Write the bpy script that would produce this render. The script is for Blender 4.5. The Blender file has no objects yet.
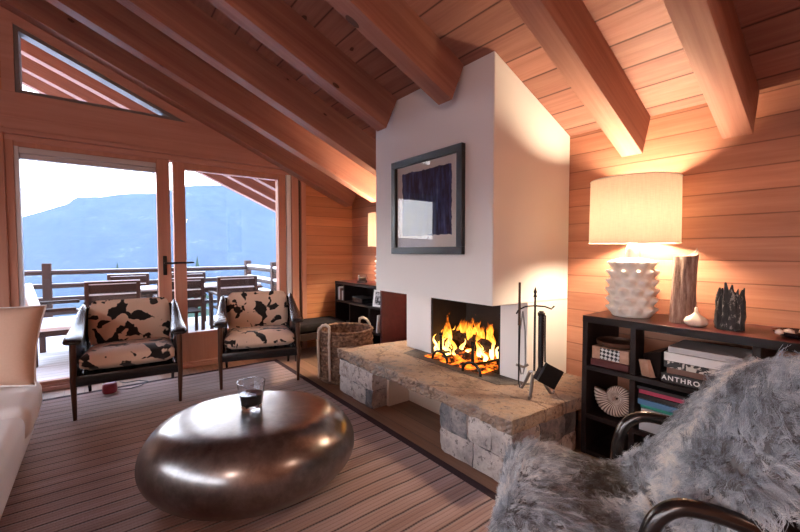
import bpy, bmesh, math, random
import numpy as np
from mathutils import Vector, Matrix, noise, Euler
random.seed(7); np.random.seed(7)
PI = math.pi
scn = bpy.context.scene
COL = scn.collection
# ------------------------------------------------------------------ helpers
class MB:
    """collects shapes into one mesh"""
    def __init__(s): s.bm = bmesh.new()
    def _add(s, verts, faces):
        vs = [s.bm.verts.new(v) for v in verts]
        for f in faces:
            try: s.bm.faces.new([vs[i] for i in f])
            except ValueError: pass
        return vs
    def box(s, x0, x1, y0, y1, z0, z1, bev=0, seg=2, M=None):
        b = bmesh.new()
        bmesh.ops.create_cube(b, size=1)
        for v in b.verts:
            v.co = Vector(((x0+x1)/2+v.co.x*(x1-x0), (y0+y1)/2+v.co.y*(y1-y0), (z0+z1)/2+v.co.z*(z1-z0)))
        if bev: bmesh.ops.bevel(b, geom=b.edges[:], offset=bev, segments=seg, affect='EDGES', profile=.5)
        s.merge(b, M); return s
    def merge(s, b, M=None):
        if M is not None: bmesh.ops.transform(b, matrix=M, verts=b.verts[:])
        me = bpy.data.meshes.new('tmp'); b.to_mesh(me); b.free()
        s.bm.from_mesh(me); bpy.data.meshes.remove(me)
    def prism(s, poly, axis, a, b_, bev=0):
        """poly: list of 2D points in the plane normal to axis, extruded a..b_"""
        def P(p, t):
            if axis == 1: return (p[0], t, p[1])
            if axis == 0: return (t, p[0], p[1])
            return (p[0], p[1], t)
        n = len(poly); b = bmesh.new()
        v1 = [b.verts.new(P(p, a)) for p in poly]; v2 = [b.verts.new(P(p, b_)) for p in poly]
        b.faces.new(v1[::-1]); b.faces.new(v2)
        for i in range(n): b.faces.new([v1[i], v1[(i+1) % n], v2[(i+1) % n], v2[i]])
        bmesh.ops.recalc_face_normals(b, faces=b.faces[:])
        if bev: bmesh.ops.bevel(b, geom=b.edges[:], offset=bev, segments=2, affect='EDGES')
        s.merge(b); return s
    def hexa(s, bot, top, bev=0):
        b = bmesh.new(); n = len(bot)
        v1 = [b.verts.new(p) for p in bot]; v2 = [b.verts.new(p) for p in top]
        b.faces.new(v1[::-1]); b.faces.new(v2)
        for i in range(n): b.faces.new([v1[i], v1[(i+1) % n], v2[(i+1) % n], v2[i]])
        bmesh.ops.recalc_face_normals(b, faces=b.faces[:])
        if bev: bmesh.ops.bevel(b, geom=b.edges[:], offset=bev, segments=2, affect='EDGES')
        s.merge(b); return s
    def tube(s, pts, r, seg=10, cap=True, flat=1.0):
        pts = [Vector(p) for p in pts]; n = len(pts)
        rs = r if isinstance(r, (list, tuple)) else [r]*n
        rings = []; up = Vector((0, 0, 1)); prev = None
        for i, p in enumerate(pts):
            t = (pts[min(i+1, n-1)]-pts[max(i-1, 0)]).normalized()
            if prev is None:
                a = up if abs(t.z) < .95 else Vector((1, 0, 0))
                x = t.cross(a).normalized()
            else:
                x = (prev-t*prev.dot(t)).normalized()
            prev = x; y = t.cross(x).normalized()
            rings.append([s.bm.verts.new(p+(x*math.cos(k*2*PI/seg)+y*math.sin(k*2*PI/seg)*flat)*rs[i]) for k in range(seg)])
        for i in range(n-1):
            for k in range(seg):
                s.bm.faces.new([rings[i][k], rings[i][(k+1) % seg], rings[i+1][(k+1) % seg], rings[i+1][k]])
        if cap:
            s.bm.faces.new(rings[0][::-1]); s.bm.faces.new(rings[-1])
        return s
    def lathe(s, prof, seg=32, c=(0, 0, 0), fn=None):
        """prof: (r,z) list; open ends at r=0 are closed"""
        rings = []
        for r, z in prof:
            if r < 1e-5: rings.append([s.bm.verts.new((c[0], c[1], c[2]+z))])
            else:
                R = []
                for k in range(seg):
                    a = 2*PI*k/seg; rr = r*(fn(a, z) if fn else 1)
                    R.append(s.bm.verts.new((c[0]+rr*math.cos(a), c[1]+rr*math.sin(a), c[2]+z)))
                rings.append(R)
        for A, B in zip(rings, rings[1:]):
            for k in range(seg):
                k2 = (k+1) % seg
                try:
                    if len(A) == 1 and len(B) == 1: continue
                    if len(A) == 1: s.bm.faces.new([A[0], B[k2], B[k]])
                    elif len(B) == 1: s.bm.faces.new([A[k], A[k2], B[0]])
                    else: s.bm.faces.new([A[k], A[k2], B[k2], B[k]])
                except ValueError: pass
        return s
    def grid(s, fn, nu, nv, wrap=False):
        V = [[s.bm.verts.new(fn(i/nu, j/nv)) for j in range(nv+(0 if wrap else 1))] for i in range(nu+1)]
        m = len(V[0])
        for i in range(nu):
            for j in range(nv):
                s.bm.faces.new([V[i][j], V[i+1][j], V[i+1][(j+1) % m], V[i][(j+1) % m]])
        return V
    def noise(s, amp, scale, seed=0):
        s.bm.normal_update()
        for v in s.bm.verts:
            v.co += v.normal*noise.noise(v.co*scale+Vector((seed*3.1, seed*1.7, seed)))*amp
        return s
    def xform(s, M): bmesh.ops.transform(s.bm, matrix=M, verts=s.bm.verts[:]); return s
    def build(s, name, m, parent=None, smooth=False, angle=40, loc=None, rot=None):
        me = bpy.data.meshes.new(name)
        bmesh.ops.recalc_face_normals(s.bm, faces=s.bm.faces[:])
        s.bm.to_mesh(me); s.bm.free()
        if m is not None: me.materials.append(m)
        if smooth:
            for p in me.polygons: p.use_smooth = True
            if angle < 180:
                try: me.set_sharp_from_angle(angle=math.radians(angle))
                except Exception: pass
        o = bpy.data.objects.new(name, me); COL.objects.link(o)
        if parent is not None: o.parent = parent
        if loc is not None: o.location = loc
        if rot is not None: o.rotation_euler = rot
        return o
def tag(o, label=None, cat=None, group=None, kind=None):
    if label: o['label'] = label
    if cat: o['category'] = cat
    if group: o['group'] = group
    if kind: o['kind'] = kind
    return o
def empty(name, loc, label, cat, group=None, rz=0):
    o = bpy.data.objects.new(name, None); COL.objects.link(o)
    o.location = loc; o.rotation_euler = (0, 0, rz); o.empty_display_size = .05
    return tag(o, label, cat, group)
def struct(o): o['kind'] = 'structure'; return o
def copy_tree(o, parent=None):
    c = o.copy(); COL.objects.link(c); c.parent = parent
    for ch in list(o.children): copy_tree(ch, c)
    return c
def subsurf(o, n=2):
    m = o.modifiers.new('s', 'SUBSURF'); m.levels = n; m.render_levels = n; return o
def T(x=0, y=0, z=0, rx=0, ry=0, rz=0):
    return Matrix.Translation((x, y, z)) @ Euler((rx, ry, rz)).to_matrix().to_4x4()
# ------------------------------------------------------------------ materials
class NT:
    def __init__(s, name):
        s.m = bpy.data.materials.new(name); s.m.use_nodes = True
        s.t = s.m.node_tree; s.t.nodes.clear()
        s.out = s.n('ShaderNodeOutputMaterial')
    def n(s, ty, **kw):
        x = s.t.nodes.new(ty)
        for k, v in kw.items():
            if k.startswith('i_'): x.inputs[k[2:].replace('_', ' ')].default_value = v
            else: setattr(x, k, v)
        return x
    def l(s, a, b): s.t.links.new(a, b)
    def math(s, op, a, b=None, c=None, clamp=False):
        x = s.n('ShaderNodeMath', operation=op); x.use_clamp = clamp
        for i, v in enumerate((a, b, c)):
            if v is None: continue
            if isinstance(v, (int, float)): x.inputs[i].default_value = v
            else: s.l(v, x.inputs[i])
        return x.outputs[0]
    def mix(s, f, a, b, blend='MIX'):
        x = s.n('ShaderNodeMix', data_type='RGBA', blend_type=blend)
        for i, v in ((0, f), (6, a), (7, b)):
            if isinstance(v, (int, float)): x.inputs[i].default_value = v
            elif isinstance(v, tuple): x.inputs[i].default_value = v if len(v) == 4 else (*v, 1)
            else: s.l(v, x.inputs[i])
        return x.outputs[2]
    def ramp(s, f, stops, interp='LINEAR'):
        x = s.n('ShaderNodeValToRGB'); r = x.color_ramp; r.interpolation = interp
        while len(r.elements) < len(stops): r.elements.new(.5)
        for e, (p, c) in zip(r.elements, stops):
            e.position = p; e.color = (*c, 1) if len(c) == 3 else c
        s.l(f, x.inputs[0]); return x.outputs[0]
    def coord(s, kind='Object', rand=False, scale=(1, 1, 1), rot=(0, 0, 0)):
        c = s.n('ShaderNodeTexCoord').outputs[kind]
        if rand:
            oi = s.n('ShaderNodeObjectInfo')
            a = s.n('ShaderNodeVectorMath', operation='MULTIPLY_ADD')
            s.l(oi.outputs['Random'], a.inputs[0]); a.inputs[1].default_value = (17.3, 9.1, 5.7)
            s.l(c, a.inputs[2]); c = a.outputs[0]
        if scale != (1, 1, 1) or rot != (0, 0, 0):
            mp = s.n('ShaderNodeMapping'); mp.inputs['Scale'].default_value = scale; mp.inputs['Rotation'].default_value = rot
            s.l(c, mp.inputs[0]); c = mp.outputs[0]
        return c
    def scale(s, v, sc):
        mp = s.n('ShaderNodeMapping'); mp.inputs['Scale'].default_value = sc; s.l(v, mp.inputs[0]); return mp.outputs[0]
    def noise(s, v, scale=5, detail=4, rough=.55, dist=0):
        x = s.n('ShaderNodeTexNoise'); s.l(v, x.inputs['Vector'])
        x.inputs['Scale'].default_value = scale; x.inputs['Detail'].default_value = detail
        x.inputs['Roughness'].default_value = rough; x.inputs['Distortion'].default_value = dist
        return x.outputs['Fac']
    def vor(s, v, scale=5, feature='F1', out='Distance', rnd=1):
        x = s.n('ShaderNodeTexVoronoi', feature=feature); s.l(v, x.inputs['Vector'])
        x.inputs['Scale'].default_value = scale; x.inputs['Randomness'].default_value = rnd
        return x.outputs[out]
    def bump(s, h, strength=.3, dist=.01):
        x = s.n('ShaderNodeBump'); x.inputs['Strength'].default_value = strength; x.inputs['Distance'].default_value = dist
        s.l(h, x.inputs['Height']); return x.outputs[0]
    def bsdf(s, color=(.5, .5, .5), rough=.5, metal=0, normal=None, spec=.5, **kw):
        b = s.n('ShaderNodeBsdfPrincipled')
        for k, v in (('Base Color', color), ('Roughness', rough), ('Metallic', metal), ('Specular IOR Level', spec)):
            if isinstance(v, tuple): b.inputs[k].default_value = (*v, 1) if len(v) == 3 else v
            elif isinstance(v, (int, float)): b.inputs[k].default_value = v
            else: s.l(v, b.inputs[k])
        for k, v in kw.items():
            k = k.replace('_', ' ')
            b.inputs[k].default_value = v if not isinstance(v, tuple) or len(v) != 3 or 'Color' not in k else (*v, 1)
        if normal is not None: s.l(normal, b.inputs['Normal'])
        return b.outputs[0]
    def done(s, surf): s.l(surf, s.out.inputs['Surface']); return s.m

def plain(name, color, rough=.5, metal=0, var=.12, scale=14, bump=0, spec=.5, **kw):
    t = NT(name); c = t.coord(rand=True)
    n = t.noise(c, scale, 4)
    k = t.math('MULTIPLY_ADD', n, 2*var, 1-var)
    cc = t.mix(1, color, k, 'MULTIPLY')
    nm = t.bump(t.noise(c, scale*6, 3), bump, .004) if bump else None
    return t.done(t.bsdf(cc, rough, metal, nm, spec, **kw))

def sepxyz(t, c):
    x = t.n('ShaderNodeSeparateXYZ'); t.l(c, x.inputs[0]); return x.outputs

def wood(name, dark, light, grain='X', plank=None, width=.13, offset=0, groove=.012, knots=True, rough=.55, rand=False, tint=.25, rot=(0, 0, 0), gl=1.2, bump=.35, knot_col=(.07, .025, .012), groove_dark=.35, spec=.3):
    """grain runs along an axis; plank = axis across which boards repeat"""
    t = NT(name); c = t.coord(rand=rand, rot=rot); xyz = sepxyz(t, c)
    idx = 'XYZ'
    sc = [11, 11, 11]; sc[idx.index(grain)] = gl*.5
    h = None; pl = None; cvec = c
    if plank:
        u = t.math('DIVIDE', t.math('ADD', xyz[idx.index(plank)], 50*width-offset), width)
        fl = t.math('FLOOR', u); fr = t.math('SUBTRACT', u, fl)
        wn = t.n('ShaderNodeTexWhiteNoise', noise_dimensions='1D'); t.l(fl, wn.inputs['W'])
        pl = wn.outputs['Value']
        a = t.n('ShaderNodeVectorMath', operation='MULTIPLY_ADD')
        t.l(wn.outputs['Color'], a.inputs[0]); a.inputs[1].default_value = (9, 9, 9); t.l(c, a.inputs[2]); cvec = a.outputs[0]
        e = t.math('MINIMUM', fr, t.math('SUBTRACT', 1, fr))
        gv = t.math('DIVIDE', e, groove/width, clamp=True)   # 0 in groove
        gv = t.math('MINIMUM', gv, 1)
    s1 = t.scale(cvec, tuple(sc))
    n1 = t.noise(s1, 1.0, 6, .62, .6)
    sc2 = [60, 60, 60]; sc2[idx.index(grain)] = 2.2
    n2 = t.noise(t.scale(cvec, tuple(sc2)), 1.0, 3, .6)
    f = t.math('ADD', t.math('MULTIPLY', n1, .75), t.math('MULTIPLY', n2, .25))
    col = t.ramp(f, [(.3, dark), (.52, tuple((a+b)/2 for a, b in zip(dark, light))), (.72, light)])
    if pl is not None:
        k = t.math('MULTIPLY_ADD', pl, tint*2, 1-tint); col = t.mix(1, col, k, 'MULTIPLY')
    if knots:
        sk = [4.6, 4.6, 4.6]; sk[idx.index(grain)] = 2.3
        vk = t.n('ShaderNodeTexVoronoi'); t.l(t.scale(cvec, tuple(sk)), vk.inputs['Vector']); vk.inputs['Scale'].default_value = 1
        d = t.math('ADD', vk.outputs['Distance'], t.math('MULTIPLY', t.noise(cvec, 40, 2), .03))
        sx = t.n('ShaderNodeSeparateColor'); t.l(vk.outputs['Color'], sx.inputs[0])
        rad = t.math('MULTIPLY_ADD', sx.outputs[0], .13, .01)
        km = t.math('LESS_THAN', d, rad)
        ks = t.math('SUBTRACT', 1, t.math('DIVIDE', d, t.math('ADD', rad, .06)), clamp=True)
        ks = t.math('MULTIPLY', ks, .55)
        col = t.mix(ks, col, tuple(x*.5 for x in dark)); col = t.mix(t.math('MULTIPLY', km, .85), col, knot_col)
    hgt = n2
    if plank:
        g2 = t.math('SUBTRACT', 1, gv)
        col = t.mix(t.math('MULTIPLY', g2, 1-groove_dark), col, tuple(x*.16 for x in dark))
        hgt = t.math('ADD', t.math('MULTIPLY', n2, .12), gv)
    nm = t.bump(hgt, bump, .006 if plank else .002)
    return t.done(t.bsdf(col, rough, 0, nm, spec))

PINE_D = (.25, .10, .072); PINE_L = (.47, .235, .17)
M = {}
M['ceiling'] = wood('pine_ceiling_boards', PINE_D, PINE_L, 'Y', 'X', .1665, .040, .008, rand=False, tint=.13, groove_dark=.1)
M['wall'] = wood('larch_wall_boards', (.40, .155, .09), (.60, .29, .18), 'Y', 'Z', .1262, .061, .005, knots=False, tint=.16, gl=1.6)
M['wallx'] = wood('larch_wall_boards_far', (.47, .18, .08), (.66, .31, .155), 'X', 'Z', .1262, .061, .005, knots=False, tint=.12, gl=1.6)
M['beam'] = wood('pine_beam', PINE_D, (.46, .23, .16), 'X', rand=True, gl=1.0)
M['joinery'] = wood('pine_joinery', (.46, .225, .17), (.60, .335, .265), 'X', rand=True, knots=False)
M['joineryz'] = wood('pine_joinery_upright', (.44, .20, .14), (.58, .31, .225), 'Z', rand=True, knots=False)
M['floor'] = wood('oak_floor', (.20, .10, .06), (.36, .20, .125), 'Y', 'X', .14, 0, .004, knots=False, rough=.4, tint=.2)
M['espresso'] = wood('espresso_wood', (.008, .005, .005), (.020, .011, .010), 'Y', rand=True, knots=False, rough=.42, spec=.25, bump=.15)
M['plumwood'] = wood('plum_stained_wood', (.06, .014, .015), (.11, .026, .026), 'Y', rand=True, knots=False, rough=.28, spec=.5, bump=.1)
M['walnut'] = wood('walnut', (.045, .02, .012), (.11, .05, .03), 'Z', rand=True, knots=False, rough=.35, bump=.1)
M['teak'] = wood('weathered_teak', (.022, .012, .010), (.055, .028, .023), 'X', rand=True, knots=False, rough=.6)
M['teakz'] = wood('weathered_teak_upright', (.03, .015, .012), (.075, .035, .028), 'Z', rand=True, knots=False, rough=.6)
M['driftbox'] = wood('rough_box_wood', (.30, .15, .09), (.55, .33, .24), 'X', rand=True, knots=False)
M['plaster'] = plain('white_plaster', (.80, .77, .74), .8, var=.02, scale=3, bump=.06, spec=.2)
M['plaster_warm'] = plain('beige_plaster', (.62, .50, .41), .85, var=.04, scale=4, bump=.1, spec=.2)
M['black'] = plain('black_leather', (.012, .012, .014), .27, var=.2, scale=30, bump=.12)
M['blackmetal'] = plain('black_wrought_iron', (.018, .017, .017), .42, .7, var=.3, scale=40, bump=.15)
M['steel'] = plain('worn_steel', (.25, .24, .23), .35, .9, var=.2, scale=40)
M['tubesteel'] = plain('dark_bronze_tube', (.065, .058, .056), .25, .9, var=.15, scale=20)
M['soot'] = plain('sooty_firebrick', (.022, .020, .019), .85, var=.4, scale=9, bump=.4)
M['white_fabric'] = plain('white_upholstery', (.87, .85, .83), .9, var=.03, scale=60, bump=.25, spec=.15)
M['tan_fabric'] = plain('tan_upholstery', (.50, .30, .21), .9, var=.06, scale=60, bump=.25, spec=.15)
M['blush_fabric'] = plain('blush_linen', (.66, .45, .34), .9, var=.06, scale=80, bump=.3, spec=.15)
M['darkcloth'] = plain('charcoal_cloth', (.035, .03, .032), .9, var=.2, scale=60, bump=.2, spec=.15)
M['benchcloth'] = plain('black_cloth', (.012, .011, .012), .9, var=.2, scale=60, bump=.2, spec=.1)
M['snow'] = plain('snow', (.86, .88, .92), .8, var=.04, scale=6, bump=.2, spec=.2)
M['ceramic'] = plain('cream_ceramic', (.84, .79, .71), .42, var=.05, scale=20, bump=.05)
M['ceramic_neck'] = plain('white_ceramic_neck', (.85, .80, .72), .4, var=.03)
M['red'] = plain('red_enamel', (.30, .02, .035), .35, var=.1)
M['paper'] = plain('book_pages', (.78, .74, .68), .8, var=.1, scale=120, spec=.1)
M['whitemat'] = plain('white_paper', (.82, .80, .78), .7, var=.02, spec=.2)
M['blackframe'] = plain('black_lacquered_frame', (.012, .012, .013), .35, var=.1)
M['whiteframe'] = plain('white_painted_frame', (.88, .88, .88), .4, var=.03)
M['darkalu'] = plain('shaded_grey_frame', (.20, .18, .175), .5, .2, var=.05)  # darker copy of the aluminium, shade put into its colour
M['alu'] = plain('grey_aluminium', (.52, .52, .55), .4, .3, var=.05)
M['rope'] = plain('grey_rope', (.46, .36, .30), .9, var=.25, scale=50, bump=.6, spec=.1)
M['clay'] = plain('pale_ceramic', (.72, .58, .48), .5, var=.14, scale=18, bump=.1)
M['darkdish'] = plain('dark_glazed_dish', (.03, .02, .022), .2, var=.2)
M['pearl'] = plain('pale_shell', (.85, .72, .64), .3, var=.15, scale=25)
M['rubber'] = plain('black_rubber', (.01, .01, .01), .6, var=.1)
M['wax'] = plain('cream_wax', (.85, .72, .52), .5, var=.04)

def glassy(name, tint=(1, 1, 1), rough=0.0, refl=1.0):
    t = NT(name); c = t.coord(rand=True)
    fr = t.n('ShaderNodeFresnel'); fr.inputs['IOR'].default_value = 1.45
    tr = t.n('ShaderNodeBsdfTransparent'); tr.inputs[0].default_value = (*tint, 1)
    gl = t.n('ShaderNodeBsdfGlossy'); gl.inputs['Roughness'].default_value = rough
    smudge = t.math('MULTIPLY_ADD', t.noise(c, 3, 2), .2, .9*refl)
    geo = t.n('ShaderNodeNewGeometry')
    f = t.math('MULTIPLY', t.math('MULTIPLY', fr.outputs[0], smudge), t.math('SUBTRACT', 1, geo.outputs['Backfacing']), clamp=True)
    mx = t.n('ShaderNodeMixShader'); t.l(f, mx.inputs[0]); t.l(tr.outputs[0], mx.inputs[1]); t.l(gl.outputs[0], mx.inputs[2])
    return t.done(mx.outputs[0])
M['pane'] = glassy('window_glass', (.98, .99, 1))
M['picture_glass'] = glassy('picture_glass', (.97, .98, .98), .0, 1.6)
def solid_glass(name, col, ior=1.45):
    t = NT(name); c = t.coord(); r = t.math('MULTIPLY', t.noise(c, 20, 2), .03)
    g = t.n('ShaderNodeBsdfGlass'); g.inputs['Color'].default_value = (*col, 1); g.inputs['IOR'].default_value = ior
    t.l(r, g.inputs['Roughness']); return t.done(g.outputs[0])
M['tumbler'] = solid_glass('tumbler_glass', (.97, .98, 1))
M['cola'] = plain('dark_drink', (.012, .006, .005), .06, var=.1)

def emission(name, col, strength, var=.15):
    t = NT(name); n = t.noise(t.coord(), 6, 2)
    e = t.n('ShaderNodeEmission'); e.inputs[0].default_value = (*col, 1)
    t.l(t.math('MULTIPLY_ADD', n, 2*var*strength, strength*(1-var)), e.inputs[1])
    return t.done(e.outputs[0])
LAMP_COL = (1.0, .76, .52)
M['bulb'] = emission('warm_bulb', LAMP_COL, 345)
M['bulb2'] = emission('warm_bulb_far', LAMP_COL, 680)

def shade_mat():
    t = NT('linen_lampshade'); c = t.coord()
    w1 = t.noise(t.scale(c, (30, 30, 260)), 1, 2); w2 = t.noise(t.scale(c, (160, 160, 12)), 1, 2)
    k = t.math('MULTIPLY_ADD', t.math('ADD', w1, w2), .22, .78)
    col = t.mix(1, (.90, .87, .82), k, 'MULTIPLY')
    d = t.n('ShaderNodeBsdfDiffuse'); t.l(col, d.inputs[0])
    tr = t.n('ShaderNodeBsdfTranslucent'); t.l(t.mix(1, col, (1.0, .95, .89), 'MULTIPLY'), tr.inputs[0])
    mx = t.n('ShaderNodeMixShader'); mx.inputs[0].default_value = .93
    t.l(d.outputs[0], mx.inputs[1]); t.l(tr.outputs[0], mx.inputs[2]); return t.done(mx.outputs[0])
M['shade'] = shade_mat()

def cowhide():
    t = NT('cowhide'); c = t.coord(rand=True)
    n = t.noise(c, 10.5, 2.2, .42, .35)
    fine = t.noise(c, 60, 2)
    f = t.math('ADD', n, t.math('MULTIPLY', t.math('SUBTRACT', fine, .5), .035))
    col = t.ramp(f, [(.0, (.70, .50, .38)), (.548, (.72, .52, .40)), (.566, (.010, .007, .007)), (1, (.012, .008, .007))])
    nm = t.bump(t.noise(t.scale(c, (60, 240, 60)), 1, 2), .25, .003)
    return t.done(t.bsdf(col, .75, 0, nm, .25, Sheen_Weight=.25))
M['cowhide'] = cowhide()

def rug_mat():
    t = NT('ribbed_wool_rug'); c = t.coord(); x, y, z = sepxyz(t, c)
    yw = t.math('ADD', y, t.math('MULTIPLY', t.math('SUBTRACT', t.noise(c, 2.2, 2), .5), .03))
    def rib(per, off=0):
        u = t.math('DIVIDE', t.math('ADD', yw, 20+off), per); fr = t.math('FRACT', u)
        return t.math('ABSOLUTE', t.math('SUBTRACT', fr, .5))     # .5 at line, 0 between
    r1 = rib(.0935, .004); r2 = rib(.0935/4, .004)
    line = t.math('MULTIPLY', t.math('SUBTRACT', r1, .40), 14, clamp=True)
    fine = t.math('MULTIPLY', t.math('SUBTRACT', r2, .26), 4, clamp=True)
    bead = t.math('MULTIPLY', t.math('ADD', t.math('SINE', t.math('MULTIPLY', x, 420)), 1), .5)
    band = t.noise(t.scale(c, (.7, 9, 1)), 1, 3)
    col = t.ramp(band, [(.3, (.27, .165, .145)), (.5, (.36, .235, .21)), (.7, (.45, .32, .295))])
    col = t.mix(t.math('MULTIPLY', t.math('MULTIPLY', fine, t.math('MULTIPLY_ADD', bead, .35, .65)), .68), col, (.20, .12, .105))
    ln = t.math('MULTIPLY', line, t.math('MULTIPLY_ADD', bead, .3, .7))
    col = t.mix(t.math('MULTIPLY', ln, .93), col, (.035, .018, .018))
    h = t.math('SUBTRACT', 1, t.math('ADD', t.math('MULTIPLY', fine, .35), line))
    h = t.math('ADD', h, t.math('MULTIPLY', t.noise(t.scale(c, (120, 120, 1)), 1, 2), .5))
    return t.done(t.bsdf(col, .92, 0, t.bump(h, .55, .008), .2, Sheen_Weight=.3, Sheen_Roughness=.45))
M['rug'] = rug_mat()
M['rugband'] = plain('rug_binding', (.055, .035, .04), .9, var=.2, scale=90, bump=.3, spec=.1)

def stone_mat(name, cols, crack=True, island=True, scale=3.2):
    t = NT(name); c = t.coord()
    n = t.noise(c, scale, 7, .62, .4); n2 = t.noise(c, scale*7, 5, .7)
    f = t.math('ADD', t.math('MULTIPLY', n, .7), t.math('MULTIPLY', n2, .3))
    if island:
        g = t.n('ShaderNodeNewGeometry')
        f = t.math('ADD', f, t.math('MULTIPLY', t.math('SUBTRACT', g.outputs['Random Per Island'], .5), .42))
    k = len(cols); col = t.ramp(f, [(.25+.5*i/(k-1), q) for i, q in enumerate(cols)])
    pits = t.math('LESS_THAN', t.noise(c, 26, 4, .7), .40)
    col = t.mix(t.math('MULTIPLY', pits, .6), col, (.06, .05, .05))
    h = t.math('ADD', t.math('MULTIPLY', n2, 1.0), t.math('MULTIPLY', t.noise(c, 45, 4, .7), .6))
    if crack:
        v = t.n('ShaderNodeTexVoronoi', feature='DISTANCE_TO_EDGE'); v.inputs['Scale'].default_value = 1.5
        dd = t.n('ShaderNodeVectorMath', operation='MULTIPLY_ADD'); nn = t.n('ShaderNodeTexNoise'); t.l(c, nn.inputs['Vector']); nn.inputs['Scale'].default_value = 3.5
        nn.inputs['Detail'].default_value = 5
        t.l(nn.outputs['Color'], dd.inputs[0]); dd.inputs[1].default_value = (.35, .35, .35); t.l(c, dd.inputs[2]); t.l(t.scale(dd.outputs[0], (1.5, .75, .6)), v.inputs['Vector'])
        cr = t.math('LESS_THAN', v.outputs[0], .011)
        col = t.mix(t.math('MULTIPLY', cr, .5), col, (.08, .055, .045)); h = t.math('SUBTRACT', h, t.math('MULTIPLY', cr, .6))
    return t.done(t.bsdf(col, .78, 0, t.bump(h, .9, .016), .3))
M['slab'] = stone_mat('hearth_slab_stone', [(.09, .06, .05), (.24, .155, .115), (.38, .27, .205), (.20, .185, .185), (.58, .48, .41)], island=False)
M['blocks'] = stone_mat('rough_stone_blocks', [(.07, .075, .085), (.19, .185, .20), (.40, .35, .335), (.62, .55, .51), (.25, .17, .135)], crack=False, island=True, scale=4)

M['slate'] = stone_mat('sooty_slate', [(.03, .028, .028), (.09, .08, .078), (.16, .135, .12), (.06, .055, .055)], island=False, scale=5)
def metal_table():
    t = NT('burnished_pewter'); c = t.coord()
    n = t.noise(c, 3.0, 6, .65, .5); n2 = t.noise(c, 22, 5, .65)
    f = t.math('ADD', t.math('MULTIPLY', n, .6), t.math('MULTIPLY', n2, .4))
    col = t.ramp(f, [(.3, (.045, .034, .03)), (.5, (.10, .08, .07)), (.72, (.19, .16, .14))])
    ro = t.math('MULTIPLY_ADD', f, .22, .20)
    return t.done(t.bsdf(col, ro, .85, t.bump(t.math('ADD', n2, n), .05, .01), .5, Coat_Weight=1.0, Coat_Roughness=.22, Coat_IOR=2.0))
M['pewter'] = metal_table()

def wicker():
    t = NT('woven_seagrass'); c = t.coord()
    n = t.noise(c, 30, 4); col = t.ramp(n, [(.3, (.05, .022, .014)), (.5, (.15, .08, .05)), (.72, (.32, .20, .13))])
    return t.done(t.bsdf(col, .75, 0, t.bump(t.noise(c, 120, 3), .5, .004), .25))
M['wicker'] = wicker()

def art_mat():
    t = NT('indigo_ink_print'); c = t.coord(); x, y, z = sepxyz(t, c)
    # y across (0..1 left to right), z up in the sheet's own metres
    wob = t.math('MULTIPLY', t.math('SUBTRACT', t.noise(c, 14, 5, .7), .5), .17)
    yy = t.math('ABSOLUTE', y); edge = t.math('MAXIMUM', t.math('DIVIDE', yy, .275), t.math('DIVIDE', t.math('ABSOLUTE', t.math('SUBTRACT', z, .015)), .245))
    m = t.math('LESS_THAN', t.math('ADD', edge, wob), 1)
    streak = t.noise(t.scale(c, (1, 26, 5)), 1, 5, .7)
    col = t.ramp(streak, [(.30, (.008, .008, .02)), (.46, (.025, .028, .075)), (.6, (.06, .08, .22)), (.75, (.26, .30, .42))])
    g = t.math('MULTIPLY_ADD', t.noise(c, 5, 3), 1.0, .35)
    col = t.mix(1, col, g, 'MULTIPLY')
    return t.done(t.bsdf(t.mix(m, (.74, .66, .60), col), .8, 0, None, .2))
M['art'] = art_mat()

def flame_mat():
    t = NT('flame'); c = t.coord(); x, y, z = sepxyz(t, c)
    n = t.noise(t.scale(c, (9, 9, 4.5)), 1, 4, .6, .8)
    hh = t.math('DIVIDE', z, .34)
    f = t.math('SUBTRACT', t.math('ADD', 1.02, t.math('MULTIPLY', t.math('SUBTRACT', n, .5), 1.5)), hh)
    col = t.ramp(f, [(.1, (1, .13, .008)), (.45, (1, .26, .02)), (.75, (1, .45, .06)), (1, (1, .68, .22))])
    e = t.n('ShaderNodeEmission'); t.l(col, e.inputs[0])
    t.l(t.math('MULTIPLY_ADD', t.math('MAXIMUM', f, 0), 3.6, .7), e.inputs[1])
    tr = t.n('ShaderNodeBsdfTransparent'); mx = t.n('ShaderNodeMixShader')
    a = t.math('MULTIPLY', t.math('SUBTRACT', f, .22), 2.2, clamp=True); a = t.math('MULTIPLY', a, .8)
    t.l(a, mx.inputs[0]); t.l(tr.outputs[0], mx.inputs[1]); t.l(e.outputs[0], mx.inputs[2])
    return t.done(mx.outputs[0])
M['flame'] = flame_mat()
def ember_mat(name, thr, strength):
    t = NT(name); c = t.coord()
    n = t.noise(c, 13, 5, .65); col = t.ramp(t.noise(c, 30, 3), [(.3, (.015, .011, .010)), (.7, (.10, .055, .035))])
    b = t.bsdf(col, .9, 0, t.bump(t.noise(c, 40, 4), .6, .01), .1)
    e = t.n('ShaderNodeEmission'); e.inputs[0].default_value = (1, .17, .012, 1)
    t.l(t.math('MULTIPLY', t.math('SUBTRACT', n, thr, clamp=True), strength), e.inputs[1])
    ad = t.n('ShaderNodeAddShader'); t.l(b, ad.inputs[0]); t.l(e.outputs[0], ad.inputs[1]); return t.done(ad.outputs[0])
M['ember'] = ember_mat('glowing_embers', .44, 16)
M['char'] = ember_mat('charred_log', .60, 10)

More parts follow.
